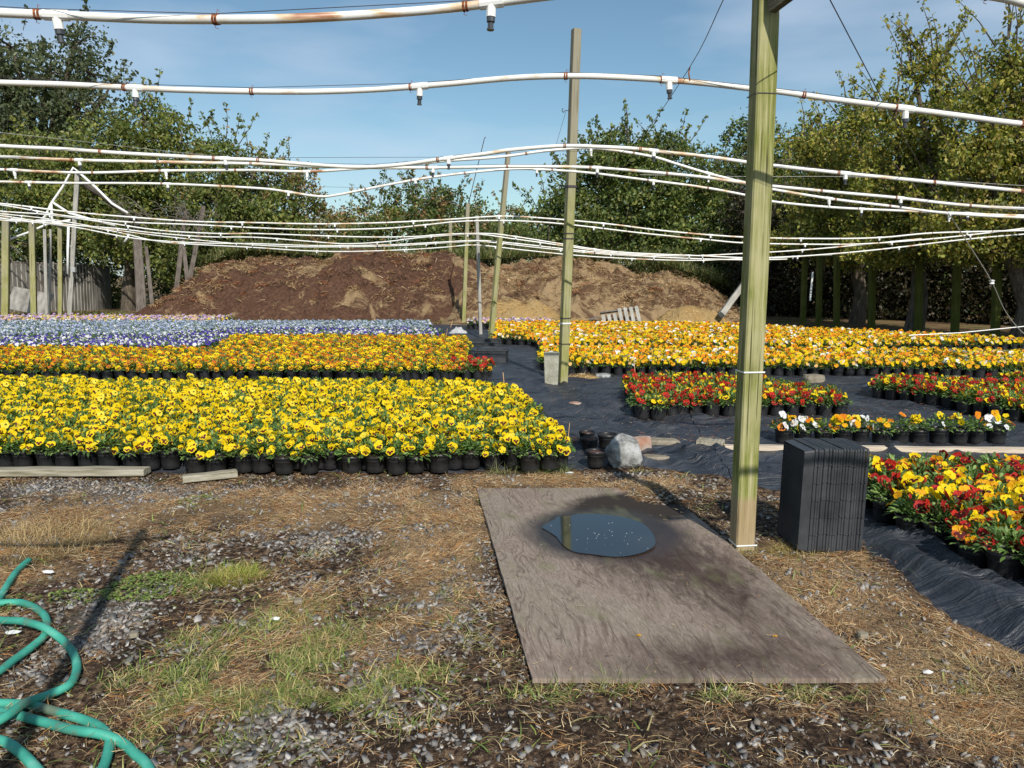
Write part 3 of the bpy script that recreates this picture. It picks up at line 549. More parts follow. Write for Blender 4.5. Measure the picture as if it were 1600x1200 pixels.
# ------------------------------------------------------------------ posts
def post(name, base, top, side, mat, rot, label, group=None, parts=None, taper=1.0, cat='post', chk=True):
    base = Vector(base); top = Vector(top); r = thing(name, label, cat, base, 0, group); d = top-base
    q = Vector((0, 0, 1)).rotation_difference(d).to_matrix() @ Matrix.Rotation(rot, 3, 'Z')
    mb = MB(); n = 12; L = d.length; vs = []; h = side/2; ch = side*.07
    sec = [(-h+ch, -h), (h-ch, -h), (h, -h+ch), (h, h-ch), (h-ch, h), (-h+ch, h), (-h, h-ch), (-h, -h+ch)]
    for k in range(n+1):
        t_ = k/n; s_ = 1+(taper-1)*t_; w1 = side*.03*math.sin(t_*5+base.x*9); w2 = side*.03*math.sin(t_*7+base.y*5)
        for (a, c_) in sec: vs.append(Vector((a*s_+w1, c_*s_+w2, t_*L-(.25 if k == 0 else 0))))
    fs = [(k*8+i, k*8+(i+1) % 8, (k+1)*8+(i+1) % 8, (k+1)*8+i) for k in range(n) for i in range(8)]+[tuple(range(7, -1, -1)), tuple(n*8+i for i in range(8))]
    mb.add(vs, fs); o = mb.build('shaft', mat, r); o.rotation_euler = q.to_euler(); return r
def band(parent, z, side, mat, name='tie', hh=.008, rot=0, off=(0, 0)):
    mb = MB(); h = side/2+.003; c = [(-h, -h), (h, -h), (h, h), (-h, h)]; k = Matrix.Rotation(rot, 2)
    c = [k @ Vector(p) for p in c]; vs = [(p.x+off[0], p.y+off[1], z+dz) for dz in (-hh/2, hh/2) for p in c]
    mb.add(vs, [(i, (i+1) % 4, 4+(i+1) % 4, 4+i) for i in range(4)]); return mb.build(name, mat, parent)
def pbase(u, v): g = G(u, v); return g
np_b = G(1160, 857); np_t = P(1199, -45, np_b.y+.02)
npost = post('timber_post', np_b, np_t, .101, M['post'], R(6), 'tall greenish square post nearest the camera, beside the plywood')
def along(b, t_, z): k = (z-b.z)/(t_.z-b.z); p = b+(t_-b)*k; return p-b
for z_, nm in ((along(np_b, np_t, P(1170, 580, np_b.y).z).z, 'tie'), (.035, 'tie')):
    p = along(np_b, np_t, z_); band(npost, z_, .104, M['zip'], 'tie', .008, R(6), (p.x, p.y))
for z_ in (P(1190, 148, np_b.y).z,):
    p = along(np_b, np_t, z_); band(npost, z_, .103, M['wire'], 'tie', .004, R(6), (p.x, p.y))
a0 = P(1200, 8, np_b.y-.02); a1 = P(1420, -160, 3.2)
dd = (a1-a0); mb = MB(); mb.box(a0+dd*.5+Vector((0, -.03, .02)), (.04, dd.length, .14), dd.to_track_quat('Y', 'Z').to_matrix()); mb.build('timber_brace', M['beam'], label='dark timber brace running up off the top of the nearest post', cat='brace')

mp_b = G(879, 601); mp_t = P(901, 46, mp_b.y)
mpost = post('timber_post', mp_b, mp_t, .107, M['post2'], R(20), 'tall leaning post in the middle with grey weathered top', taper=.95)
for (u, v, nm, mt, hh) in ((885, 505, 'tie', M['zip'], .02), (890, 292, 'tie', M['wire'], .03), (886, 365, 'tie', M['wire'], .012), (886, 373, 'tie', M['wire'], .012), (880, 537, 'tie', M['wire'], .012), (880, 497, 'tie', M['wire'], .012)):
    z_ = P(u, v, mp_b.y).z; p = along(mp_b, mp_t, z_); band(mpost, z_, .112, mt, nm, hh, R(20), (p.x, p.y))
hk = P(889, 173, mp_b.y)-mp_b; MB().tube(spline([hk, hk+Vector((-.05, 0, 0)), hk+Vector((-.065, 0, -.02)), hk+Vector((-.085, 0, 0)), hk+Vector((-.075, 0, .03))], 4), .005, 6).build('hook', M['wire'], mpost)

b = G(766, 537); post('timber_post', b, P(794, 238, b.y), .098, M['post2'], R(30), 'leaning post standing behind the black trays, green at its foot', taper=.85)
b = G(751, 523); post('timber_post', b, P(745, 337, b.y), .075, M['post_grey'], R(15), 'pale grey straight post just left of the leaning tray post')
b = G(724, 507); E_ = post('timber_post', b, P(731, 318, b.y), .105, M['post2'], R(15), 'slim post at the foot of the soil mound with a thin rod on top')
MB().tube([P(731, 322, b.y)-b, P(757, 216, b.y)-b, P(759, 214, b.y)-b], .012, 6).build('rod', M['wire'], E_)
b0 = P(702, 400, 30); post('timber_post', (b0.x, 30, 0), P(704, 345, 30), .11, M['post2'], 0, 'far small post showing over the crest of the soil mound')
# concrete block leaning by the mid post
cb = G(862, 604); mb = MB(); mb.box((0, 0, .22), (.165, .13, .44), Matrix.Rotation(R(-6), 3, 'Z'), taper=1.18)
mb.build('concrete_block', M['concrete'], loc=(cb.x, cb.y+.05, 0), bevel=.008, label='upright concrete block leaning beside the middle post', cat='concrete block')
# left group of poles
LG = 'posts along the left side behind the pansies'
for (u, vb, ut, vt, s_, mt, lab) in ((8, 498, 10, 330, .20, 'post2', 'thick greenish post at the far left edge of the picture'), (53, 497, 50, 342, .17, 'post2', 'greenish post second from the left edge, before the hoop house'), (94, 496, 94, 345, .13, 'post2', 'greenish post just left of the corrugated fence'), (109, 496, 121, 268, .14, 'post_grey', 'tall grey post topped by the white pipe frame'), (77, 497, 79, 358, .07, 'post_grey', 'thin grey post between two thick green ones'), (73, 498, 70, 358, .09, 'post_grey', 'pale slim post left of the thin grey one')):
    b = G(u, vb); post('timber_post', b, P(ut, vt, b.y), s_, M[mt], .3, lab, LG)
for (u, vb, ut, vt, s_, lab) in ((221, 492, 215, 372, .32, 'rotten thick grey trunk post left of the soil mound'), (240, 492, 228, 385, .13, 'dark leaning post beside the rotten trunk post'), (274, 452, 290, 330, .16, 'grey leaning post on the left shoulder of the mound'), (294, 442, 284, 360, .14, 'reddish grey post leaning left on the mound shoulder'), (293, 444, 318, 322, .16, 'grey post leaning right on the mound shoulder')):
    b = G(u, 496) if vb > 480 else Vector((P(u, vb, 27).x, 27, 0)); t_ = P(ut, vt, b.y)
    if vb < 480: b = P(u, vb+10, 27)
    post('old_post', b, t_, s_, M['dead_wood'], .5, lab, None, taper=.8)
RG = 'mossy posts standing in shade under the right hand trees'
lbl = ['farthest mossy post at the left end of the shaded row', 'second mossy post of the shaded row from its left end', 'third mossy post of the shaded row, right of the white drop pipe', 'fourth mossy post of the shaded row', 'third from right of the mossy shaded posts', 'second from right of the mossy shaded posts', 'rightmost mossy post of the shaded row']
for (u, vb, ut, vt, s_), lab in zip(((1254, 508, 1259, 372, .13), (1279, 510, 1281, 370, .13), (1307, 514, 1308, 370, .13), (1361, 517, 1364, 368, .14), (1434, 522, 1438, 366, .14), (1492, 527, 1497, 368, .14), (1554, 532, 1561, 372, .145)), lbl):
    b = G(u, vb); post('mossy_post', b, P(ut, vt, b.y), s_, M['post_mossy'], .2, lab, RG)
b = G(1133, 508); b = P(1133, 484, 21.5); post('fallen_log', b, P(1168, 436, 22.5), .16, M['post_grey'], .2, 'grey log leaning at the right end of the straw mound', cat='log')
# posts outside the picture whose shadows cross the foreground
post('timber_post', (-.98, .35, 0), (-.98, .35, 3.1), .055, M['post2'], .2, 'post beside the photographer, outside the picture, whose shadow crosses the gravel')

# ------------------------------------------------------------------ irrigation lines
PIPES = [
 (3.05, .0165, [(-260, 5), (-40, 18), (0, 20), (120, 25), (250, 30), (400, 30), (500, 27), (600, 21), (700, 13), (790, 2), (870, -8), (1000, -22), (1200, -32), (1400, -28), (1560, -5), (1620, 8), (1800, 30)], [88, 768], [58, 338, 727, 1000, 1250, 1540], 'nearest white irrigation pipe crossing the top of the picture'),
 (4.42, .0165, [(-260, 112), (-60, 126), (0, 129), (100, 132), (220, 138), (300, 141), (400, 143), (500, 143), (600, 139), (700, 131), (800, 122), (880, 119), (950, 120), (1040, 125), (1100, 130), (1170, 138), (1215, 143), (1300, 155), (1400, 168), (1500, 181), (1600, 194), (1800, 214)], [212, 656, 1045, 1415], [195, 393, 642, 884, 1034, 1256, 1402, 1597], 'second white irrigation pipe, behind the nearest post at mid sky'),
 (6.2, .0165, [(-200, 215), (0, 228), (100, 233), (200, 240), (350, 248), (400, 250), (500, 258), (560, 261), (620, 258), (680, 250), (760, 240), (800, 234), (880, 228), (950, 230), (1000, 233), (1040, 238), (1100, 244), (1170, 254), (1210, 259), (1300, 269), (1400, 279), (1500, 289), (1600, 299), (1800, 318)], [352, 701, 1021, 1321], [157, 334, 403, 684, 882, 1000, 1310, 1459, 1596], 'white pipe highest in the third group, arching over the middle post'),
 (7.3, .0165, [(-200, 242), (0, 245), (112, 250), (250, 253), (400, 256), (500, 260), (600, 262), (670, 262), (750, 261), (800, 260), (900, 261), (960, 264), (1040, 271), (1100, 277), (1170, 287), (1208, 291), (1300, 300), (1400, 309), (1500, 320), (1600, 326), (1800, 332)], [124, 677, 933, 1407], [112, 247, 392, 667, 792, 922, 1042, 1283, 1400, 1515], 'white pipe running level across the middle group'),
 (8.2, .0165, [(-200, 262), (0, 265), (60, 268), (145, 270), (250, 267), (370, 266), (400, 266), (480, 268), (550, 264), (640, 257), (700, 251), (760, 247), (800, 243), (850, 236), (915, 231), (960, 235), (1020, 245), (1060, 257), (1110, 272), (1170, 287), (1208, 296), (1300, 311), (1390, 322), (1480, 333), (1600, 340), (1800, 345)], [22, 259, 480, 923, 1108, 1295, 1484], [10, 145, 250, 368, 480, 822, 990, 1305, 1390], 'white pipe dipping steeply right of the middle post'),
 (9.2, .0165, [(-200, 282), (0, 284), (100, 286), (250, 287), (400, 294), (450, 300), (500, 307), (530, 304), (560, 298), (600, 290), (660, 279), (730, 270), (800, 264), (850, 265), (920, 270), (1000, 280), (1100, 293), (1170, 306), (1208, 315), (1300, 324), (1400, 329), (1500, 333), (1600, 337), (1800, 338)], [45, 262, 451, 649, 839, 1021, 1346, 1512], [33, 253, 345, 571, 643, 726, 863, 1012, 1106, 1341, 1437], 'white pipe with the deep V shaped sag left of centre'),
 (12.4, .017, [(-150, 306), (0, 318), (100, 330), (200, 339), (300, 346), (400, 348), (500, 350), (600, 348), (700, 343), (780, 338), (850, 341), (950, 350), (1050, 362), (1170, 371), (1300, 373), (1380, 371), (1460, 364), (1600, 360), (1750, 352)], 6, [], 'upper pipe of the far bundle, dipping on the right'),
 (13.4, .017, [(-150, 300), (0, 320), (100, 337), (200, 347), (300, 351), (400, 356), (500, 359), (600, 357), (660, 352), (720, 346), (800, 345), (880, 350), (1000, 364), (1100, 374), (1170, 380), (1300, 382), (1370, 380), (1480, 371), (1600, 357), (1750, 338)], 6, [], 'second pipe down in the far bundle, rising at the right edge'),
 (14.5, .017, [(-150, 316), (0, 330), (80, 336), (160, 347), (250, 360), (340, 365), (400, 365), (550, 370), (640, 370), (700, 366), (760, 365), (800, 369), (870, 380), (940, 391), (1000, 396), (1100, 400), (1165, 403), (1208, 403), (1310, 396), (1400, 387), (1500, 375), (1600, 366), (1750, 356)], 6, [], 'third pipe of the far bundle, lowest on the right side'),
 (15.6, .017, [(-150, 322), (0, 337), (80, 349), (180, 357), (240, 364), (320, 370), (400, 371), (480, 377), (540, 381), (600, 378), (660, 371), (740, 366), (800, 373), (880, 384), (960, 395), (1060, 400), (1165, 396), (1250, 391), (1330, 384), (1440, 373)], 6, [], 'fourth pipe of the far bundle, crossing its neighbours'),
 (16.8, .018, [(-150, 318), (0, 341), (110, 354), (200, 371), (260, 377), (320, 380), (400, 381), (500, 384), (600, 383), (680, 379), (750, 376), (820, 382), (900, 391), (1000, 400), (1080, 404), (1165, 406), (1230, 405)], 6, [], 'fifth pipe of the far bundle in front of the mound top'),
 (18, .018, [(-150, 330), (0, 344), (110, 351), (180, 362), (240, 376), (290, 381), (400, 387), (480, 392), (550, 393), (640, 390), (700, 386), (745, 383), (820, 391), (900, 399), (980, 404), (1080, 407), (1165, 404), (1300, 398)], 7, [], 'lowest pipe of the far bundle, seen against the mound'),
 (19.5, .018, [(-100, 326), (60, 340), (170, 358), (280, 372), (400, 383), (500, 386), (620, 384), (720, 378), (760, 378), (840, 387), (930, 396), (1020, 402)], 7, [], 'farthest white pipe, partly hidden among the far bundle')]
def interp_px(pts, u):
    return float(np.interp(u, [p[0] for p in pts], [p[1] for p in pts]))
for k, (Yd, rad, px, spr, ties, lab) in enumerate(PIPES):
    a = P(px[0][0], px[0][1], Yd); rad = rad*(1, .97, .9, .88, .86, .86)[k] if k < 6 else rad*.78; root = thing('irrigation_line', lab+', with sprinklers hanging below', 'irrigation pipe', a, 0, 'overhead white irrigation pipes')
    wob = lambda u: .06*math.sin(u*.011+k)
    path = spline([P(u, v, Yd+wob(u))-a for u, v in px], 7); MB().tube(path, rad, 12 if k < 6 else 8).build('pipe', M['pvc'], root, smooth=True)
    pu = np.array([proj(*(p+a))[0] for p in path])
    def at(u):
        i = int(np.clip(np.searchsorted(pu, u), 1, len(path)-1)); f = (u-pu[i-1])/(pu[i]-pu[i-1]+1e-9); return path[i-1].lerp(path[i], f), (path[i]-path[i-1]).normalized()
    if isinstance(spr, int):
        n = spr+int((px[-1][0]-px[0][0])/260); st = (px[-1][0]-px[0][0])/n; spr = [px[0][0]+st*(i+.5)+20*math.sin(i*5+k) for i in range(n)]
    for u in spr:
        p, d = at(u); mb = MB(); zs = 1 if k < 2 else .85; mb.tube([p-d*.045*zs, p+d*.045*zs], rad*1.24, 10); q = Vector((random.uniform(-.1, .1), random.uniform(-.1, .1), -1)).normalized()
        mb.tube([p, p+q*.052*zs], rad*1.1, 10); o = mb.build('sprinkler', M['pvc_clean'], root, smooth=False)
        mb = MB(); mb.tube([p+q*.05*zs, p+q*.070*zs], rad*.98, 10); mb.tube([p+q*.07*zs, p+q*.094*zs], rad*.66, 8); mb.tube([p+q*.094*zs, p+q*.10*zs], rad*.85, 8); mb.build('nozzle', M['nozzle'] if k != 4 else M['pvc_clean'], o)
    if not ties and k >= 6:
        ties = [px[0][0]+60+i*118+15*math.sin(i*3+k) for i in range(int((px[-1][0]-px[0][0])/118))]
    wp = []
    for u in sorted(ties):
        p, d = at(u); mb = MB()
        for s_ in ((-.006, .006) if k < 6 else (0,)): mb.tube([p+d*(s_-.004), p+d*(s_+.004)], rad*1.25, 8)
        if k < 2: mb.tube([p+Vector((0, 0, rad)), p+Vector((.006, 0, rad+.02)), p+Vector((.014, 0, rad+.012))], .0013, 5); mb.tube([p-Vector((0, 0, rad)), p+Vector((-.006, 0, -rad-.012)), p+Vector((.006, 0, -rad-.016))], .0013, 5)
        mb.build('tie', M['rust'], root); wp.append(p+Vector((0, 0, rad+.004)))
    if k < 6:
        wp = [path[0]+Vector((0, 0, .02))]+wp+[path[-1]+Vector((0, 0, .02))]; MB().tube(wp, .0016, 5).build('support_wire', M['wire'], root)
# lines behind the photographer, whose shadows fall over the post, the trays and the left gravel
for a, e, lab in ((Vector((1.75, 1.35, 2.42)), Vector((6.5, 1.1, 2.5)), 'white irrigation pipe overhead at the right, outside the picture'), (Vector((-6.2, 1.0, 2.5)), Vector((-1.02, 1.05, 2.36)), 'white irrigation pipe overhead at the left, outside the picture')):
    root = thing('irrigation_line', lab, 'irrigation pipe', a); MB().tube(spline([(e-a)*(i/7)+Vector((0, .03*math.sin(i*2), .05*math.sin(i*1.9))) for i in range(8)], 5), .018, 8).build('pipe', M['pvc'], root, smooth=True)
# wires
W = [('support_wire', [(1166, -70, 3.0), (1130, 0, 3.35), (1079, 103, 4.42), (1004, 212, 6.2), (962, 245, 7.6), (944, 262, 8.6), (936, 272, 9.4)], 'dark wire running away over the pipes from above the middle of the sky', 'wire', .0022),
     ('support_wire', [(1265, -60, 3.3), (1297, 0, 3.6), (1340, 82, 4.0), (1383, 163, 4.42), (1420, 228, 5.6), (1458, 292, 7.0), (1483, 335, 8.2)], 'dark wire slanting down to the right from the top, right of the near post', 'wire', .0028),
     ('cable', [(1483, 335, 8.2), (1520, 392, 9.0), (1550, 441, 9.6), (1572, 488, 10.2), (1604, 524, 10.8), (1650, 540, 11)], 'pale cable sagging down to the flowers at the right edge', 'wire_pale', .006),
     ('support_wire', [(884, 175, 10.2), (865, 240, 11), (861, 262, 11.3), (838, 312, 12.5)], 'thin wire hanging from the hook on the middle post', 'wire', .0022),
     ('support_wire', [(-60, 200, 9.2), (0, 207, 9.4), (120, 220, 10), (250, 235, 11), (420, 252, 12)], 'pale thin line sloping across the left trees above the pipes', 'wire_pale', .003),
     ('support_wire', [(905, 282, 8.8), (880, 228, 7), (800, 246, 9)], '', 'wire', .002),
     ('support_wire', [(1000, 273, 12), (1170, 276, 12), (1320, 276, 12), (1480, 283, 12), (1600, 290, 12), (1700, 294, 12)], 'pale taut line crossing the right hand trees between the pipes', 'wire_pale', .004),
     ('support_wire', [(590, 246, 9.2), (690, 241, 9.2), (480, 248, 9.2)], '', 'wire', .002)]
for nm, p_, lab, mt, r_ in W:
    if not lab: continue
    a = P(*p_[0]); pts = [P(*q)-a for q in p_]
    MB().tube(spline(pts, 5), r_, 6).build(nm, M[mt], loc=a, label=lab, cat='wire')
h1 = P(1078, 105, 4.42); MB().tube([h1, h1+Vector((-.006, 0, -.03)), h1+Vector((.002, 0, -.07))], .004, 6).build('wire_hook', M['rust'], loc=(0, 0, 0), label='rusty hook joining the wire to the second pipe', cat='hook')
ins = P(1550, 441, 9.6); mb = MB(); mb.lathe([(.012, -.03), (.03, -.02), (.02, 0), (.032, .02), (.012, .03)], 10); mb.build('insulator', M['zip'], loc=ins, label='small white insulator on the pale cable at right', cat='insulator')

# white pipe frame at left
b = G(109, 496); Yl = b.y
fr = thing('pipe_frame', 'white plastic pipe frame slanting from the top of the tall grey post', 'pipe frame', P(115, 262, Yl-.2))
o0 = fr.location.copy()
for pts in ([(124, 270), (115, 262), (98, 292), (80, 318), (72, 336), (62, 347)], [(124, 270), (150, 293), (175, 318), (200, 333)], [(80, 318), (82, 352)], [(82, 316), (108, 333), (150, 345), (180, 352)], [(15, 374), (45, 363), (75, 350), (110, 344)], [(107, 354), (106, 392), (106, 428)], [(195, 378), (202, 366)], [(107, 354), (80, 345), (40, 345), (0, 341)]):
    MB().tube([P(u, v, Yl-.2)-o0 for u, v in pts], .040, 8).build('pipe', M['pvc_clean'], fr, smooth=True)
mb = MB(); mb.box(P(115, 421, Yl-.2)-o0, (.14, .1, .16)); mb.build('valve_box', M['metal'], fr)
bb = P(120, 284, Yl+.1); MB().tube([P(118, 280, Yl+.1)-bb, P(160, 306, Yl+1)-bb, P(205, 340, Yl+2)-bb], [.09, .09, .08], 6).build('timber_brace', M['dead_wood'], loc=bb, label='dark diagonal timber brace behind the white pipe frame', cat='brace')
MB().tube([P(1270, 425, 20)-P(1266, 470, 20), P(1266, 466, 20)-P(1266, 470, 20), Vector()], .025, 8).build('drop_pipe', M['pvc_clean'], loc=P(1266, 470, 20), label='short white vertical drop pipe between the shaded mossy posts', cat='pipe')
MB().tube([P(u, v, 14.3)-P(1500, 520, 14.3) for u, v in ((1420, 524), (1500, 520), (1600, 510), (1680, 503))], .009, 8).build('ground_pipe', M['pvc_clean'], loc=P(1500, 520, 14.3), label='white pipe lying low behind the flowers at the far right', cat='pipe')

# ------------------------------------------------------------------ corrugated fence, hoop house
f0, f1, f2 = P(100, 470, 31), P(150, 470, 31.5), P(172, 468, 33)
fe = thing('corrugated_fence', 'grey corrugated metal fence leaning along the left side', 'fence', (f0.x, f0.y, 0))
mb = MB(); n = 150; path = spline([Vector((P(-40, 470, 30).x, 30, 0)), Vector((P(30, 470, 30.5).x, 30.5, 0)), Vector((f0.x, f0.y, 0)), Vector((f1.x, f1.y, 0)), Vector((f2.x, f2.y, 0))], 40)
vs = []
for i, p in enumerate(path):
    for z_ in (.0, 1.95-.25*i/len(path)): vs.append((p.x-f0.x, p.y-f0.y+.11*(1 if (i//2) % 2 else -1)+.05*z_, z_))
mb.add(vs, [(2*i, 2*i+2, 2*i+3, 2*i+1) for i in range(len(path)-1)]); mb.build('sheet', M['corrug'], fe)
mb = MB(); mb.tube([Vector(p)-Vector((f0.x, f0.y-.15, -1.98+.25*i/len(path))) for i, p in list(enumerate(path))[::10]], .04, 6); mb.build('rail', M['dead_wood'], fe)
hh = thing('hoop_house', 'dark netted hoop house frame behind the left posts', 'hoop house', (P(-35, 470, 28.5).x, 28.5, 0))
for i in range(5):
    MB().tube([(-2.6+2.6*math.cos(t_)*1.0+1.5, i*.9, 3.0*math.sin(t_)) for t_ in np.linspace(0, math.pi, 13)], .022, 6).build('hoop', M['dead_wood'], hh)
mb = MB(); na = 13; vs = [(-2.6+2.63*math.cos(t_)+1.5, i*.9+.1, 3.03*math.sin(t_)) for i in range(5) for t_ in np.linspace(R(95), R(180), na)]
mb.add(vs, [(i*na+k, i*na+k+1, (i+1)*na+k+1, (i+1)*na+k) for i in range(4) for k in range(na-1)]); mb.build('netting', M['dark_net'], hh)
s0 = P(45, 462, 27.5); mb = MB(); mb.box((0, 0, .5), (1.5, .03, .85), Matrix.Rotation(R(-25), 3, 'X') @ Matrix.Rotation(R(12), 3, 'Y')); mb.build('sheet_panel', M['corrug'], loc=(s0.x, 27.5, 0), label='grey corrugated panel leaning between the left posts', cat='panel')

# ------------------------------------------------------------------ mounds
def mound(name, crest, y0, yc, y1, xr, mat, lab, amp, seed):
    xs_ = np.linspace(xr[0], xr[1], 230); ys_ = np.linspace(y0, y1, 110); X, Y = np.meshgrid(xs_, ys_)
    cx_ = np.array([P(u, v, yc).x for u, v in crest]); cz_ = np.array([P(u, v, yc).z for u, v in crest]); h = np.interp(X, cx_, cz_, left=0, right=0)
    front = np.clip((Y-y0)/(yc-y0), 0, 1); back = np.clip((y1-Y)/(y1-yc), 0, 1)
    h = np.maximum(h, 0)*np.where(Y < yc, np.sin(front*math.pi/2)**.9, back**.6)
    rough = (fbm(X*.9+seed, Y*.9, 5)-.5)*amp*1.6+(fbm(X*3.5+seed, Y*3.5, 4)-.5)*amp*.8+np.maximum(fbm(X*3, Y*3+seed, 3)-.58, 0)*amp*.7
    Z = h+rough*np.clip(h/.4, 0, 1)-.02; idx = np.arange(X.size).reshape(X.shape); F = np.stack([idx[:-1, :-1], idx[:-1, 1:], idx[1:, 1:], idx[1:, :-1]], -1).reshape(-1, 4)
    link(name, npmesh(name, np.stack([X, Y, Z], -1).reshape(-1, 3), F, mat, None, True), label=lab, cat='mound')
    return lambda x, y: (np.interp(x, xs_, Z[np.clip(int(round(float((y-y0)/(y1-y0)*109))), 0, 109)]))
def mound_mat(name, dark, mid, tan, lo, hi, sc=1.0):
    m, t, b = newmat(name, .95, .08); v = coords(t)
    r = ramp(t, [(.35, dark), (.65, mid)]); n2 = noise(t, v, 9, 8, 0, .75); t.links.new(n2, r.inputs[0])
    tr = ramp(t, [(.3, tuple(x*.45 for x in tan)), (.7, tan)]); t.links.new(noise(t, v, 14, 8, 2, .8), tr.inputs[0])
    k = ramp(t, [(lo, (0, 0, 0)), (hi, (1, 1, 1))]); t.links.new(noise(t, v, .8*sc, 10, .9, .7), k.inputs[0])
    t.links.new(mixc(t, k.outputs[0], r.outputs[0], tr.outputs[0]), b.inputs['Base Color']); bump(t, b, n2, .12, .9); return m
Msoil = mound_mat('mound_soil', (.055, .03, .02), (.16, .085, .055), (.42, .29, .16), .545, .60)
Mstraw = mound_mat('mound_straw', (.10, .055, .032), (.18, .11, .065), (.47, .33, .185), .46, .53)
zA = mound('soil_mound', [(225, 506), (250, 490), (300, 450), (340, 418), (380, 403), (440, 404), (520, 396), (600, 391), (690, 393), (735, 403), (790, 425), (830, 470), (850, 500)], 23.6, 27.5, 31, (P(220, 500, 27.5).x, P(860, 500, 27.5).x), Msoil, 'long brown soil and root ball mound behind the blue pansies', .42, 3)
zB = mound('straw_mound', [(700, 500), (730, 450), (770, 422), (830, 414), (900, 416), (960, 420), (1010, 424), (1060, 434), (1100, 455), (1130, 480), (1155, 508)], 22.2, 26, 30, (P(690, 500, 26).x, P(1165, 500, 26).x), Mstraw, 'straw covered mound behind the orange and white pansies', .6, 11)
Mhay = mound_mat('loose_hay', (.36, .22, .09), (.50, .33, .14), (.56, .40, .19), .4, .6)
def heap(u, v, wpx, hpx, lab, Yb=None, mat=Mhay):
    c = G(u, v) if Yb is None else Vector((P(u, v, Yb).x, Yb, 0)); rx = wpx*c.y/1200; hz_ = hpx*c.y/1200; n = 28; mb = MB(); vs = []
    for j in range(n):
        for i in range(n):
            a = (i/(n-1)*2-1)*rx; d = (j/(n-1)*2-1)*rx*.6; q = max(0, 1-(a/rx)**2-(d/(rx*.6))**2)
            vs.append((a, d, hz_*q**.7*(.8+.5*float(fbm(a*3+u, d*3+v, 3)))-.02))
    mb.add(vs, [(j*n+i, j*n+i+1, (j+1)*n+i+1, (j+1)*n+i) for j in range(n-1) for i in range(n-1)]); o = mb.build('straw_heap', mat, loc=c, smooth=True, label=lab, cat='straw heap'); n = int(700*rx); a = RNG.uniform(-1, 1, n)*rx; d = RNG.uniform(-1, 1, n)*rx*.6; q = np.clip(1-(a/rx)**2-(d/(rx*.6))**2, 0, 1)
    V, F, C = ribbons(np.stack([a, d, hz_*q**.7*1.05-.01], -1), RNG.uniform(0, 6.3, n), RNG.uniform(.08, .25, n)*min(1, rx*2), RNG.uniform(.006, .018, n), RNG.uniform(-.6, .5, n), RNG.uniform(0, .3, n), pick([(.56, .40, .19), (.46, .30, .13), (.64, .49, .27), (.32, .2, .1)], n), 3, RNG.uniform(-.8, .8, n)); link('loose_stalks', npmesh('loose_stalks', V, F, M['litter'], C), o)
heap(820, 506, 68, 34, 'bright golden straw heap at the foot of the mound, left of the pallet')
heap(790, 502, 45, 38, 'golden straw heap low on the mound right of the leaning post', 22.6)
heap(1080, 508, 62, 28, 'golden brown straw heap at the right foot of the mound')
heap(880, 510, 60, 14, 'low straw spread behind the orange and white pansies')
heap(912, 592, 30, 9, 'small flat patch of straw beside the middle post')
heap(715, 504, 25, 10, 'little straw heap at the foot of the slim rod post')
# debris clumps on the mounds: dead root balls and straw
def debris():
    parts = []
    for k in range(230):
        if random.random() < .62: x = random.uniform(-11.5, -2.2); y = random.uniform(24.2, 27.3); z = float(zA(x, y))
        else: x = random.uniform(-1.6, 6.6); y = random.uniform(23, 25.8); z = float(zB(x, y))
        if z < .1: continue
        n = 70; r = random.uniform(.05, .30); a = RNG.uniform(0, 6.3, n); q = r*np.sqrt(RNG.random(n))
        pal = random.choice([[(.42, .28, .14), (.34, .2, .09)], [(.34, .14, .06), (.26, .10, .045)], [(.48, .34, .19), (.36, .24, .12)], [(.16, .09, .06), (.22, .12, .07)]])
        zz = z+r*.45*(1-(q/r)**2)
        parts.append(ribbons(np.stack([x+q*np.cos(a)*1.4, y+q*np.sin(a), zz], -1), RNG.uniform(0, 6.3, n), RNG.uniform(.05, .17, n), RNG.uniform(.010, .03, n), RNG.uniform(-.6, .7, n), RNG.uniform(0, .5, n), pick(pal, n), 3, RNG.uniform(-.8, .8, n)))
    return merge(parts)
def loose(n, xr, yr, zf, pal, thr):
    x = RNG.uniform(*xr, n); y = RNG.uniform(*yr, n); k = fbm(x*1.1+3, y*1.1, 3) > thr; x, y = x[k], y[k]; z = np.array([float(zf(a, b_)) for a, b_ in zip(x, y)]); k = z > .05; x, y, z = x[k], y[k], z[k]; n = len(x)
    return ribbons(np.stack([x, y, z+.01], -1), RNG.uniform(0, 6.3, n), RNG.uniform(.08, .28, n), RNG.uniform(.008, .022, n), RNG.uniform(-.5, .6, n), RNG.uniform(0, .3, n), pick(pal, n), 3, RNG.uniform(-.8, .8, n))
STR_ = [(.52, .36, .19), (.42, .27, .13), (.60, .45, .26), (.30, .17, .09)]
V, F, C = merge([loose(16000, (-1.8, 7), (22.6, 26), zB, STR_, .40), loose(7000, (-12, -1.5), (24, 27.4), zA, STR_, .56), loose(3000, (-11.5, -8), (26.0, 27.6), zA, STR_, .3)]); link('loose_straw', npmesh('loose_straw', V, F, M['litter'], C), kind='stuff', label='loose straw scattered over the two mounds', cat='straw')
V, F, C = debris(); link('plant_debris', npmesh('plant_debris', V, F, M['litter'], C), kind='stuff', label='dead root balls and straw strewn over both mounds', cat='debris')
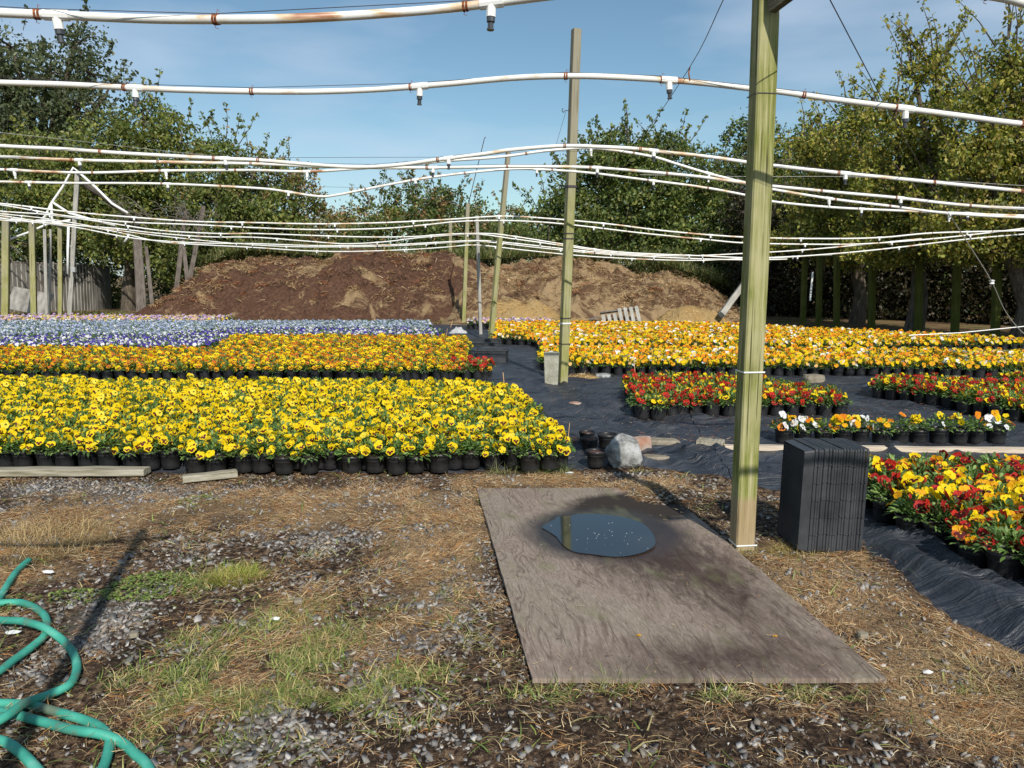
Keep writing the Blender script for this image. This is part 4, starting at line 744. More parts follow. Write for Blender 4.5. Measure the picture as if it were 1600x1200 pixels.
def scrub():
    n = 26000; u = RNG.uniform(330, 1190, n); x = np.array([P(a, 420, 29).x for a in u]); y = RNG.uniform(27.4, 31, n)
    k = (fbm(x*.7, y*.7, 3) > .36); x, y, u = x[k], y[k], u[k]; n = len(x)
    za = np.interp(u, [330, 400, 520, 700, 760, 850, 1000, 1100, 1190], [1.6, 2.2, 2.0, 1.9, 1.9, 2.0, 1.9, 1.2, .3]); z = za*1.05*np.clip((31.5-y)/3.0, 0, 1)**.5
    return ribbons(np.stack([x, y, z], -1), RNG.uniform(0, 6.3, n), RNG.uniform(.25, .75, n), RNG.uniform(.02, .05, n), RNG.uniform(.5, 1.5, n), RNG.uniform(.1, .5, n), pick([(.10, .13, .035), (.16, .17, .06), (.07, .10, .025), (.26, .22, .10)], n), 3)
V, F, C = scrub(); link('mound_grass', npmesh('mound_grass', V, F, M['blade'], C), kind='stuff', label='tall green grass growing along the top of the mounds', cat='grass')
def lowgrass():
    n = 12000; x = RNG.uniform(-22, -1, n); y = RNG.uniform(22.6, 30, n); k = (fbm(x*.5, y*.5, 3) > .47) & ((x < -11) | (y < 23.7)); x, y = x[k], y[k]; n = len(x)
    return ribbons(np.stack([x, y, np.zeros(n)], -1), RNG.uniform(0, 6.3, n), RNG.uniform(.06, .2, n), RNG.uniform(.015, .03, n), RNG.uniform(.4, 1.5, n), RNG.uniform(.1, .5, n), pick([(.12, .15, .04), (.18, .19, .07), (.08, .11, .03), (.3, .24, .12)], n), 3)
V, F, C = lowgrass(); link('verge_grass', npmesh('verge_grass', V, F, M['blade'], C), kind='stuff', label='patchy grass on the earth beyond the left flower beds', cat='grass')
# pallet
pp = P(968, 500, 22.3); pa = thing('wooden_pallet', 'grey wooden pallet leaning on the straw mound', 'pallet', (pp.x, 21.75, .10)); Rt = Matrix.Rotation(R(-28), 3, 'X') @ Matrix.Rotation(R(-8), 3, 'Y')
for i in range(7): MB().box(Rt @ Vector((-.50+i*.165, .0, .18)), (.10, .02, .52) if i > 2 else (.10, .02, .25), Rt).build('slat', M['post_grey'], pa)
for z_ in (.03, .40): MB().box(Rt @ Vector((0, .06, z_)), (1.1, .09, .04), Rt).build('runner', M['dead_wood'], pa)
pp = P(922, 499, 22.2); mb = MB(); Rb = Matrix.Rotation(R(-14), 3, 'Y'); mb.box((0, 0, .10), (.42, .1, .05), Rb); mb.box((.02, .1, .03), (.42, .1, .05)); mb.build('broken_boards', M['dead_wood'], loc=(pp.x, 21.8, .1), label='dark broken boards left of the pallet', cat='boards')

# ------------------------------------------------------------------ trees
def leaves(centers, radii, counts, size, pal, flat=.8, tan=None):
    P0 = np.repeat(centers, counts, 0); rr = np.repeat(radii, counts); n = len(P0)
    d = RNG.normal(0, 1, (n, 3)); d /= np.linalg.norm(d, axis=1)[:, None]; r = rr*RNG.random(n)**.5; d[:, 2] *= flat; p = P0+d*r[:, None]
    a = RNG.normal(0, 1, (n, 3)); a[:, 2] -= .5; a /= np.linalg.norm(a, axis=1)[:, None]; b_ = np.cross(a, RNG.normal(0, 1, (n, 3))); b_ /= np.linalg.norm(b_, axis=1)[:, None]+1e-9
    s = size*.86*RNG.uniform(.55, 1.35, n)[:, None]
    V = np.stack([p-a*s*.6, p+b_*s*.34-a*s*.05, p+a*s*.6, p-b_*s*.34], 1).reshape(-1, 3); F = np.arange(n*4).reshape(n, 4)
    tint = np.repeat(RNG.uniform(.7, 1.25, len(centers)), counts)[:, None]; c = pick(pal, n, .3)*tint
    if tan is not None:
        ct = np.repeat(RNG.random(len(centers)) < tan[1], counts) & (RNG.random(n) < .6); c[ct] = pick(tan[0], int(ct.sum()), .2)
    return V, F, np.repeat(c[:, None], 4, 1).reshape(-1, 3)
def tree(label, Yd, blobs, trunk_u, pal, size=.13, dens=1.0, clump=.55, tan=None, tr=.22, spikes=0, name='tree', group=None, cover=.8):
    bx_ = P(trunk_u, 470, Yd).x; root = thing(name, label, 'tree', (bx_, Yd, 0), 0, group); o = np.array([bx_, Yd, 0.])
    k = Yd/1200; C_, R_, N_ = [], [], []; mb = MB(); allc = [P(u, v, Yd) for u, v, _, _ in blobs]
    top = max(allc, key=lambda p: p.z); fork = Vector((bx_+(top.x-bx_)*.25, Yd, max(.8, min(p.z for p in allc)*.75)))
    L = lambda v: Vector(v)-Vector(o)
    mb.tube([L((bx_, Yd, -.1)), L((bx_+.1, Yd, fork.z*.5)), L(fork)], [tr*1.3, tr, tr*.85], 8)
    for (u, v, ru, rv) in blobs:
        c = P(u, v, Yd); a, h = ru*k, rv*k; vol = 4/3*math.pi*a*min(a, 2.6)*h; nc = max(8, int(vol*1.5*dens/(clump**3*1.6)*cover)); nc = min(nc, 640)
        mid = fork.lerp(c, .5)+Vector((random.uniform(-.4, .4), random.uniform(-.4, .4), .2)); mb.tube([L(fork), L(mid), L(c)], [tr*.7, tr*.42, tr*.2], 6)
        for i in range(nc):
            d = Vector((random.gauss(0, 1), random.gauss(0, 1), random.gauss(0, 1))).normalized(); q = random.random()**.38
            w_ = 1+.22*(float(fbm(d.x*2.2+u, d.z*2.2+v, 2))-.5)*2
            p = Vector((c.x+d.x*a*q*w_, Yd+d.y*min(a, 2.6)*q, c.z+d.z*h*q*w_))
            if p.z < .25: continue
            C_.append(p-Vector(o)); R_.append(clump*random.uniform(.55, 1.25)); N_.append(int(58*dens*random.uniform(.4, 1.4)))
            if i % 5 == 0: mb.tube([L(c), L(c.lerp(p, .5)+Vector((0, 0, .15))), L(p)], [tr*.16, tr*.1, .012], 4, cap=False)
        for i in range(spikes):
            an = random.uniform(-1.2, 1.2); p0 = Vector((c.x+math.sin(an)*a*.8, Yd, c.z+math.cos(an)*h*.8)); ln = random.uniform(.5, 1.3)
            p1 = p0+Vector((math.sin(an*.7)*ln, random.uniform(-.3, .3), math.cos(an*.7)*ln)); mb.tube([L(p0), L(p0.lerp(p1, .5)+Vector((.05, 0, .03))), L(p1)], [.02, .012, .006], 4, cap=False)
            for t_ in (.35, .6, .85, 1): C_.append(p0.lerp(p1, t_)-Vector(o)); R_.append(.12); N_.append(7)
    V, F, C = leaves(np.array(C_), np.array(R_), np.array(N_), size, pal, .8, tan)
    mb.build('trunk', M['bark'], root); link('crown', npmesh('crown', V, F, M['leaf'], C), root); return root
OAK = [(.10, .12, .06), (.08, .10, .045), (.13, .145, .075), (.06, .08, .04)]
MIDG = [(.13, .165, .04), (.18, .21, .055), (.085, .125, .035), (.22, .22, .06)]
OLIVE = [(.26, .26, .05), (.20, .22, .045), (.33, .30, .06), (.13, .16, .035), (.36, .28, .07)]
DKG = [(.085, .13, .035), (.13, .175, .05), (.06, .09, .03), (.17, .195, .06)]
TANP = [(.34, .22, .11), (.28, .16, .07), (.40, .28, .14)]
tree('tall dark oak at the upper left, highest in its corner', 38, [(20, 75, 55, 34), (118, 70, 42, 36), (140, 115, 52, 40), (70, 120, 75, 45), (15, 165, 70, 55), (100, 180, 90, 50), (165, 150, 34, 30), (-60, 130, 80, 90), (60, 240, 120, 60)], 60, OAK, .20, 1.0, .75, None, .45, 2, cover=.62)
tree('bushy green tree in front of the oak, with feathery top', 31, [(225, 195, 55, 40), (175, 235, 75, 45), (285, 225, 55, 40), (230, 290, 110, 60), (210, 370, 110, 50), (110, 330, 90, 70), (60, 270, 60, 60)], 200, MIDG+[(.20, .20, .04)], .15, 1.0, .55, None, .25, 5)
tree('green leafy tree at the far left behind the thick post', 32, [(0, 290, 80, 70), (20, 380, 80, 60), (-70, 330, 70, 90)], 10, DKG, .15, 1.0, .6)
tree('green tree right of the feathery one, above the old posts', 30, [(350, 250, 45, 38), (395, 275, 48, 35), (350, 320, 75, 60), (420, 340, 60, 50), (330, 390, 80, 40), (270, 400, 50, 40)], 340, MIDG, .14, 1.0, .5, (TANP, .05), .2, 5)
tree('tree with tan seed clusters at the end of the left wood', 31, [(445, 275, 42, 30), (470, 320, 42, 42), (430, 370, 60, 40), (500, 370, 45, 32)], 440, MIDG, .14, 1.0, .5, (TANP, .65), .2, 4)
tree('low brown tinged tree left of the sky gap', 37, [(545, 355, 45, 30), (600, 350, 40, 28), (560, 385, 60, 25)], 550, MIDG, .15, 1.0, .5, (TANP, .8), .15, 3)
tree('small airy green tree rising over the brown hedge', 37, [(618, 318, 22, 24), (590, 330, 24, 18), (635, 345, 30, 25)], 615, DKG, .15, .7, .4, None, .12, 7)
tree('round topped brown tinged tree left of the thin rod', 38, [(690, 318, 36, 26), (730, 335, 40, 24), (665, 345, 40, 40), (700, 370, 70, 40), (645, 300, 8, 12)], 690, DKG, .15, 1.0, .5, (TANP, .5), .15, 6)
tree('low distant tree behind the leaning tray post', 42, [(790, 365, 48, 24), (750, 380, 50, 25), (840, 370, 40, 30), (800, 335, 26, 12)], 790, MIDG, .15, 1.0, .5, (TANP, .6), .15, 3)
tree('large green tree right of the middle post', 31, [(935, 250, 42, 34), (985, 232, 45, 28), (1050, 240, 42, 28), (900, 310, 55, 48), (985, 310, 80, 55), (1070, 310, 70, 60), (860, 345, 35, 40), (930, 370, 80, 40), (1040, 380, 80, 45), (975, 262, 70, 40)], 1000, DKG+MIDG, .15, 1.0, .55, None, .28, 6, cover=1.15)
tree('dark green tree just left of the nearest post', 33, [(1120, 260, 38, 28), (1165, 245, 40, 28), (1150, 310, 70, 55), (1130, 385, 60, 45), (1190, 380, 50, 60)], 1150, DKG+[(.13, .12, .03)], .15, 1.0, .55, None, .22, 4)
tree('reddish olive tree just right of the nearest post', 30, [(1235, 250, 42, 30), (1270, 300, 60, 50), (1220, 340, 60, 50), (1280, 370, 70, 40)], 1240, OLIVE+DKG, .14, 1.0, .5, None, .2, 4)
tree('spreading olive tree with bare twigs, left of the tallest right hand ones', 22.5, [(1300, 225, 40, 32), (1340, 195, 46, 40), (1270, 245, 50, 36), (1330, 270, 75, 48), (1300, 340, 75, 50), (1380, 340, 70, 45), (1250, 385, 70, 26), (1330, 392, 90, 26)], 1340, OLIVE, .112, 1.15, .45, None, .2, 7)
tree('tall yellow green tree with thin upright shoots at the right', 19, [(1465, 105, 26, 26), (1430, 120, 34, 26), (1478, 150, 42, 30), (1400, 175, 44, 32), (1450, 205, 75, 42), (1420, 280, 80, 55), (1400, 355, 80, 32), (1380, 388, 80, 24), (1470, 388, 80, 24)], 1430, OLIVE, .105, 1.15, .40, None, .2, 8, cover=.95)
tree('tall yellow green tree at the right edge', 16.5, [(1575, 85, 28, 28), (1600, 130, 50, 50), (1545, 165, 45, 42), (1600, 230, 75, 60), (1530, 250, 60, 50), (1580, 320, 80, 50), (1500, 345, 70, 34), (1680, 200, 70, 100), (1530, 388, 80, 24), (1620, 380, 80, 30)], 1600, OLIVE, .098, 1.3, .40, None, .2, 8, cover=1.0)
tree('olive tree beyond the right edge of the picture, shading the mossy posts', 13.5, [(1880, 250, 130, 120), (1990, 200, 150, 120), (1780, 330, 80, 50), (2120, 260, 150, 140)], 1960, OLIVE, .13, .8, .45, None, .2, 3)
# undergrowth behind
def undergrowth(name, label, line, h, n, pal, depth, size=.16):
    P_ = np.array(line, float); t_ = np.linspace(0, len(P_)-1, n); x = np.interp(t_, range(len(P_)), P_[:, 0])+RNG.normal(0, .25, n); y = np.interp(t_, range(len(P_)), P_[:, 1])+RNG.uniform(0, depth, n)
    hh_ = h*(.65+.7*fbm(x*.5, y*.5, 3)); z = RNG.random(n)*hh_
    V, F, C = leaves(np.stack([x, y, z], -1), RNG.uniform(.2, .8, n), RNG.integers(6, 60, n), size*.8, pal, .9); link(name, npmesh(name, V, F, M['leaf'], C), kind='stuff', label=label, cat='undergrowth')
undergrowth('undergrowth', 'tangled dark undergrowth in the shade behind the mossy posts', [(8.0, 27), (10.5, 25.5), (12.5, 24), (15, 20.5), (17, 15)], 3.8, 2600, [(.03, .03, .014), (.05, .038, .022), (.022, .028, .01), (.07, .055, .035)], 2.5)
undergrowth('undergrowth', 'dense shrubs under the left hand trees', [(-30, 35), (-22, 34.5), (-16, 34), (-11, 33), (-6, 35), (0, 36)], 3.6, 2600, DKG, 2)
undergrowth('undergrowth', 'green shrubs behind the straw mound', [(0, 36), (4, 34), (8, 30), (9, 28)], 3.6, 1300, DKG, 2)
undergrowth('undergrowth', 'pale leafy weeds on the left shoulder of the mound', [(-11.6, 28.4), (-9.5, 29.0), (-7.5, 29.3)], 1.9, 260, [(.13, .17, .05), (.18, .20, .07)], .8, .12)
undergrowth('undergrowth', 'far shade shrubs behind the right hand trees', [(9, 34), (14, 30), (19, 25), (22, 18)], 7, 3000, DKG, 2, .2)
# bare twig tangles on the old posts
for (u, v, lab) in ((212, 338, 'tangle of dead grey vines on top of the rotten trunk post'), (295, 340, 'tangle of dead grey vines over the leaning old posts')):
    c = P(u, v, 26.5); mb = MB()
    for k in range(60):
        a = Vector((random.gauss(0, .35), random.gauss(0, .2), random.gauss(0, .22))); d = Vector((random.gauss(0, .5), random.gauss(0, .2), random.gauss(-.1, .3))); mb.tube([a, a+d*.5+Vector((0, 0, .1)), a+d], .010, 4, cap=False)
    mb.build('dead_vines', M['dead_wood'], loc=c, label=lab, cat='vines')

# ------------------------------------------------------------------ pansies
def flower_mesh(name, colname, up=None, blotch=True, seed=0):
    rs = random.Random(seed); mb = MB(); s = .029
    def pet(cx_, cy_, rx, ry, ang, z0, mi):
        n = 9; c, sn = math.cos(ang), math.sin(ang); rings = []
        root = (cx_*.18, cy_*.18)
        for f in (.55, 1.0):
            for k in range(n):
                th = 2*math.pi*k/n; x = rx*math.cos(th)*f*(1+(.07*math.sin(th*3+seed) if f == 1 else 0)); y = ry*math.sin(th)*f; X_ = cx_+x*c-y*sn; Y_ = cy_+x*sn+y*c; r2 = X_*X_+Y_*Y_
                rings.append((X_*s, Y_*s, (z0+.10*r2-.16*max(0, math.sqrt(r2)-.75)+(rs.uniform(-.07, .07) if f == 1 else 0))*s))
        vs = rings+[(cx_*s, cy_*s, z0*s)]
        fs = [(k, (k+1) % n, n*2) for k in range(n)]+[(n+k, n+(k+1) % n, (k+1) % n, k) for k in range(n)]; mb.add(vs, fs, mi)
    pet(-.38, .48, .56, .48, .4, .0, 3 if up else 0); pet(.38, .48, .56, .48, -.4, .04, 3 if up else 0)
    pet(-.55, -.08, .46, .42, .2, .14, 0); pet(.55, -.08, .46, .42, -.2, .15, 0); pet(0, -.48, .62, .46, 0, .22, 0)
    if blotch:
        for (x, y, rx, ry, an) in ((-.40, -.10, .32, .22, .2), (.40, -.10, .32, .22, -.2), (0, -.44, .33, .32, 0)):
            n = 8; c, sn = math.cos(an), math.sin(an); mb.add([((x+rx*math.cos(k*6.283/n)*c-ry*math.sin(k*6.283/n)*sn)*s, (y+rx*math.cos(k*6.283/n)*sn+ry*math.sin(k*6.283/n)*c)*s, .33*s) for k in range(n)], [tuple(range(n))], 1)
    n = 5; mb.add([(.11*math.cos(k*6.283/n)*s, (-.06+.1*math.sin(k*6.283/n))*s, .36*s) for k in range(n)], [tuple(range(n))], 2)
    mb.tube([(0, 0, -.0), (0, -.002, -.012), (0, -.03, -.045)], .0014, 3, 4, cap=False)
    st = M['stem']
    return mb.mesh(name, [PET[colname], M['blotch_violet' if colname in ('violet', 'blue', 'white', 'lilac') else 'blotch'], M['eye'], PET[up] if up else PET[colname], st])
M['stem'] = newmat('flower_stem', .6, .3, (.13, .20, .05))[0]
FK = {}
for nm, cn, up, bl in (('yellow', 'yellow', None, True), ('yellow_plain', 'yellow', None, False), ('lemon', 'lemon', None, False), ('gold', 'gold', None, False), ('gold_face', 'gold', None, True), ('orange', 'orange', None, True), ('rust', 'rust', 'gold', True), ('rusty', 'gold', 'rust', True), ('red', 'red', None, True), ('scarlet', 'scarlet', None, True), ('redyellow', 'scarlet', 'red', False), ('white', 'white', None, False), ('violet', 'violet', None, False), ('blue', 'blue', None, True), ('lilac', 'lilac', None, True), ('peach', 'peach', None, False), ('pink', 'pink', None, False), ('cream', 'white', 'lemon', False), ('orange_plain', 'orange', None, False)):
    FK[nm] = [flower_mesh('flower_'+nm, cn, up, bl, i+1) for i in range(2)]
def pot_mb():
    mb = MB(); mb.lathe([(.0, 0), (.060, 0), (.062, .004), (.066, .03), (.0665, .034), (.073, .104), (.079, .106), (.081, .128), (.078, .130), (.075, .118), (.072, .09)], 22); return mb
POT = pot_mb().mesh('pot', M['pot'], True)
def soil_mb():
    mb = MB(); n = 14; mb.add([(.074*math.cos(k*6.283/n), .074*math.sin(k*6.283/n), .108) for k in range(n)]+[(.04*math.cos(k*6.283/n), .04*math.sin(k*6.283/n), .118) for k in range(n)]+[(0, 0, .120)], [(k, (k+1) % n, n+(k+1) % n, n+k) for k in range(n)]+[(n+k, n+(k+1) % n, 2*n) for k in range(n)]); return mb
SOIL = soil_mb().mesh('soil', M['soil'])
def foliage_arr(seed, n=92, spread=.10, h=.085):
    rg = np.random.default_rng(seed); a = rg.uniform(0, 6.3, n); q = np.sqrt(rg.random(n)); r = .8*spread*q; el = 1.25-1.1*q+rg.normal(0, .25, n)
    x = r*np.cos(a); y = r*np.sin(a); z = .125+h*(1-q**2)*rg.uniform(.3, 1.05, n); L = rg.uniform(.030, .052, n); W_ = rg.uniform(.012, .020, n); az = a+rg.normal(0, .5, n)
    d = np.stack([np.cos(az)*np.cos(el), np.sin(az)*np.cos(el), np.sin(el)], -1); s = np.stack([-np.sin(az), np.cos(az), rg.normal(0, .35, n)], -1); up = np.cross(d, s)
    p = np.stack([x, y, z], -1); V = []
    for t_, w_, dr in ((0, .18, 0), (.35, .95, .04), (.7, .8, .0), (1, .05, -.16)):
        c = p+d*(L*t_)[:, None]+up*0; c[:, 2] += dr*L; V += [c-s*(W_*w_/2)[:, None], c+s*(W_*w_/2)[:, None]]
    V = np.stack(V, 1).reshape(-1, 3); F = np.concatenate([np.arange(n)[:, None]*8+np.array([[2*k, 2*k+1, 2*k+3, 2*k+2]]) for k in range(3)])
    pal = np.array([(.11, .19, .045), (.15, .245, .06), (.07, .135, .035), (.20, .29, .09)]); C = pal[rg.integers(0, 4, n)]*rg.uniform(.8, 1.25, (n, 1)); return V, F, np.repeat(C[:, None], 8, 1).reshape(-1, 3)
FOL = [npmesh('foliage', *foliage_arr(s)[:2], M['blade'], foliage_arr(s)[2]) for s in range(40, 46)]
FOLB = [npmesh('foliage', *foliage_arr(s, 150, .128, .098)[:2], M['blade'], foliage_arr(s, 150, .128, .098)[2]) for s in range(60, 66)]
def flower_xf(rs, spread=.10, zlo=.185, zhi=.245, scl=1.0):
    a = rs.uniform(0, 6.3); q = math.sqrt(rs.random()); r = spread*q; loc = Vector((r*math.cos(a), r*math.sin(a), zhi-(zhi-zlo)*q*q+rs.uniform(-.02, .012)))
    f = Vector((SDIR.x*.75, SDIR.y*.75, .42))+Vector((rs.gauss(0, .55), rs.gauss(0, .38), rs.gauss(0, .36)))+Vector((math.cos(a), math.sin(a), 0))*.35*q; f.normalize()
    x = Vector((0, 0, 1)).cross(f).normalized(); y = f.cross(x); m = Matrix((x, y, f)).transposed().to_4x4() @ Matrix.Rotation(rs.gauss(0, .3), 4, 'Z')
    s = scl*rs.uniform(.66, 1.16); return Matrix.Translation(loc) @ m @ Matrix.Scale(s, 4)
VAR = {   # mix of flower kinds, flowers per plant, size
 'yellow': (['yellow']*14+['yellow_plain']*3+['lemon']*1, 8.6, 1.06), 'orange': (['gold_face']*7+['rusty']*2+['orange']*1+['yellow']*6+['rust']*1, 10, 1.05),
 'mixred': (['red']*6+['scarlet']*4+['yellow_plain']*4+['yellow']*4+['gold']*1+['rust']*2, 8.6, 1.06), 'rowmix': (['white']*3+['orange']*2+['gold']*3+['lemon']*2+['yellow_plain']*3+['orange_plain']*2, 6, 1.2),
 'citrus': (['orange_plain']*4+['gold']*9+['yellow_plain']*9+['white']*6+['peach']*2+['lemon']*1, 12, 1.05), 'whiteviolet': (['white']*9+['violet']*10, 8.5, 1.02), 'blue': (['blue']*8+['white']*2, 14, .92), 'pinkyellow': (['yellow_plain']*4+['pink']*4+['white']*2+['lilac']*2, 9, 1.1), 'orangered': (['gold_face']*2+['red']*3+['scarlet']*2+['rust']*2+['orange']*2, 9, 1.1)}
# beds: polygon on the ground, variety
def inpoly(x, y, poly):
    c = False; j = len(poly)-1
    for i in range(len(poly)):
        xi, yi = poly[i]; xj, yj = poly[j]
        if (yi > y) != (yj > y) and x < (xj-xi)*(y-yi)/(yj-yi)+xi: c = not c
        j = i
    return c
BEDS = [
 ('yellow', [(-7, 5.45), (-2.35, 5.47), (-2.3, 5.37), (.35, 5.40), (.42, 5.5), (.30, 6.1), (.16, 7.2), (.05, 8.2), (-.5, 8.7), (-7, 8.95)], .158, 'yellow bed'),
 ('orange', [(-10, 10.3), (-3, 10.25), (-1.6, 10.15), (-.75, 10.25), (-.62, 10.9), (-.75, 12.2), (-1.1, 12.6), (-10, 12.9)], .165, 'orange bed'),
 ('orangered', [(-.78, 10.3), (-.35, 10.3), (-.35, 10.85), (-.78, 10.9)], .165, 'red end'),
 ('orange', [(-5.1, 13.3), (-.85, 13.15), (-.75, 13.5), (-.95, 15.2), (-5.6, 15.4)], .168, 'orange back bed'),
 ('whiteviolet', [(-12, 13.2), (-5.35, 13.2), (-5.6, 15.5), (-1.6, 15.55), (-1.55, 17.2), (-6.3, 17.2), (-6.9, 15.4), (-12, 15.3)], .172, 'white and violet bed'),
 ('blue', [(-16, 15.6), (-7.1, 15.6), (-6.5, 17.5), (-1.9, 17.5), (-2.2, 20.3), (-16, 20.2)], .178, 'blue bed'),
 ('pinkyellow', [(-15.5, 20.6), (-8.0, 20.5), (-8.2, 22.6), (-14.5, 23.2)], .18, 'pink bed'),
 ('citrus', [(.42, 11.3), (.75, 10.8), (9.5, 10.4), (9.5, 11.9), (7.0, 12.5), (.55, 13.1)], .166, 'citrus front bed'),
 ('citrus', [(-.35, 15.6), (.5, 15.4), (.55, 13.8), (5.5, 13.7), (7.4, 14.0), (9.9, 14.3), (8.6, 16.2), (7.0, 17.4), (4.5, 19.6), (-.5, 19.8)], .17, 'citrus back bed'),
 ('pinkyellow', [(-1.2, 20.2), (1.0, 20.1), (.9, 21.1), (-1.1, 21.1)], .18, 'pink far bed'),
 ('mixred', [(9.0, 11.8), (11.5, 11.2), (11.5, 12.8), (9.2, 12.6)], .168, 'right far bed'),
 ('mixred', [(1.28, 7.45), (3.35, 7.55), (3.42, 8.05), (3.05, 8.7), (2.75, 9.3), (1.45, 9.3), (1.3, 8.6)], .162, 'red bed'),
 ('mixred', [(4.15, 8.95), (4.72, 7.55), (5.0, 7.1), (6.5, 6.9), (6.8, 8.2), (5.4, 8.9), (4.5, 9.35)], .162, 'right red bed'),
 ('mixred', [(6.2, 9.0), (8, 8.4), (8, 9.4), (6.2, 9.6)], .165, 'right red bed'),
 ('mixred', [(2.25, 5.0), (2.10, 4.75), (2.06, 4.3), (2.15, 3.75), (2.25, 3.35), (2.45, 2.7), (5, 2.7), (5, 5.0)], .160, 'near red bed')]
plants = []; rs = random.Random(5)
for var, poly, sp, bn in BEDS:
    x0 = min(p[0] for p in poly); x1 = max(p[0] for p in poly); y0 = min(p[1] for p in poly); y1 = max(p[1] for p in poly); j = 0; y = y0+.02
    while y < y1:
        x = x0+(sp/2 if j % 2 else 0)
        while x < x1:
            jj = .022 if j < 2 else .013; xx = x+rs.uniform(-jj, jj); yy = y+rs.uniform(-jj*1.6, jj); yy += (.10 if (j == 0 and rs.random() < .12) else 0)
            if inpoly(xx, max(yy, y), poly) and abs(xx) < yy*.70+.5 and yy > 2.2: plants.append((xx, yy, var, bn))
            x += sp
        y += sp*.88; j += 1
gx = [G(1232+i*30.6, 701).x for i in range(12)]
rowp = [(x_, 6.33+.015*math.sin(i*2), 'rowmix', 'row') for i, x_ in enumerate(gx)]
plants += rowp
def vis(p):
    u, v = proj(p[0], p[1], .18); return -40 < u < 1640 and v < 1240
inview = [p for p in plants if vis(p)]
inview.sort(key=lambda p: p[0]**2+p[1]**2); near = inview[:288]
for p in rowp:
    if p not in near: near.append(p)
near = near[:300]; nearset = set(near); rest = [p for p in plants if p not in nearset]
LABS = {'yellow bed': ('black pot of yellow pansies with maroon faces in the near yellow bed', 'potted yellow pansies in the near bed'),
        'near red bed': ('black pot of red and yellow pansies in the bed behind the tray stack', 'potted red and yellow pansies at the right front'),
        'red bed': ('black pot of red and yellow pansies in the rounded bed behind the nearest post', 'potted red and yellow pansies in the rounded bed'),
        'right red bed': ('black pot of red and yellow pansies in the slanting bed at the right', 'potted red and yellow pansies in the slanting bed')}
ORD = ['first', 'second', 'third', 'fourth', 'fifth', 'sixth', 'seventh', 'eighth', 'ninth', 'tenth', 'eleventh', 'last']
rs = random.Random(11); M['calyx'] = M['stem']
ri = 0
ROWK = [['orange', 'orange', 'white', 'gold'], ['white', 'orange_plain', 'white'], ['gold', 'gold', 'yellow_plain', 'orange_plain'], ['yellow_plain', 'yellow_plain', 'gold', 'orange_plain'], ['white', 'white', 'white', 'lemon'], ['white', 'white', 'gold', 'orange_plain', 'lemon'], ['yellow_plain', 'gold', 'orange_plain'], ['yellow_plain', 'orange', 'white', 'gold'], ['orange_plain', 'gold', 'white', 'white'], ['lemon', 'gold', 'yellow_plain', 'lemon'], ['orange_plain', 'orange', 'gold'], ['gold', 'orange_plain', 'lemon', 'white']]
for (x, y, var, bn) in near:
    kinds, nf, sc = VAR[var]
    if bn == 'row':
        i = rowp.index((x, y, var, bn)); lab = ORD[i]+' pot from the left in the single row behind the pale board'; grp = 'single row of mixed pansy pots'; kinds = ROWK[i]+['yellow_plain', 'gold']; nf = rs.randint(9, 13)
    else: lab, grp = LABS.get(bn, LABS['yellow bed'])
    root = thing('potted_pansy', lab, 'potted pansy', (x, y, .018), rs.uniform(-.3, .3), grp)
    k = rs.uniform(.94, 1.06); root.scale = (k, k, k*rs.uniform(.92, 1.08))
    link('pot', POT, root); link('soil', SOIL, root); fo = link('foliage', rs.choice(FOLB), root); fo.rotation_euler[2] = rs.uniform(0, 6.3)
    if var == 'mixred': kinds = rs.choice([['yellow', 'yellow_plain', 'gold', 'yellow'], ['red', 'red', 'scarlet', 'rust'], kinds, kinds])
    for q in range(max(2, int(rs.gauss(nf, nf*.42)))):
        fl = link('flower', rs.choice(FK[rs.choice(kinds)]), root); fl.matrix_local = flower_xf(rs, .112, .15, .235, sc*(1.16 if bn == 'near red bed' else .95 if bn == 'row' else 1))
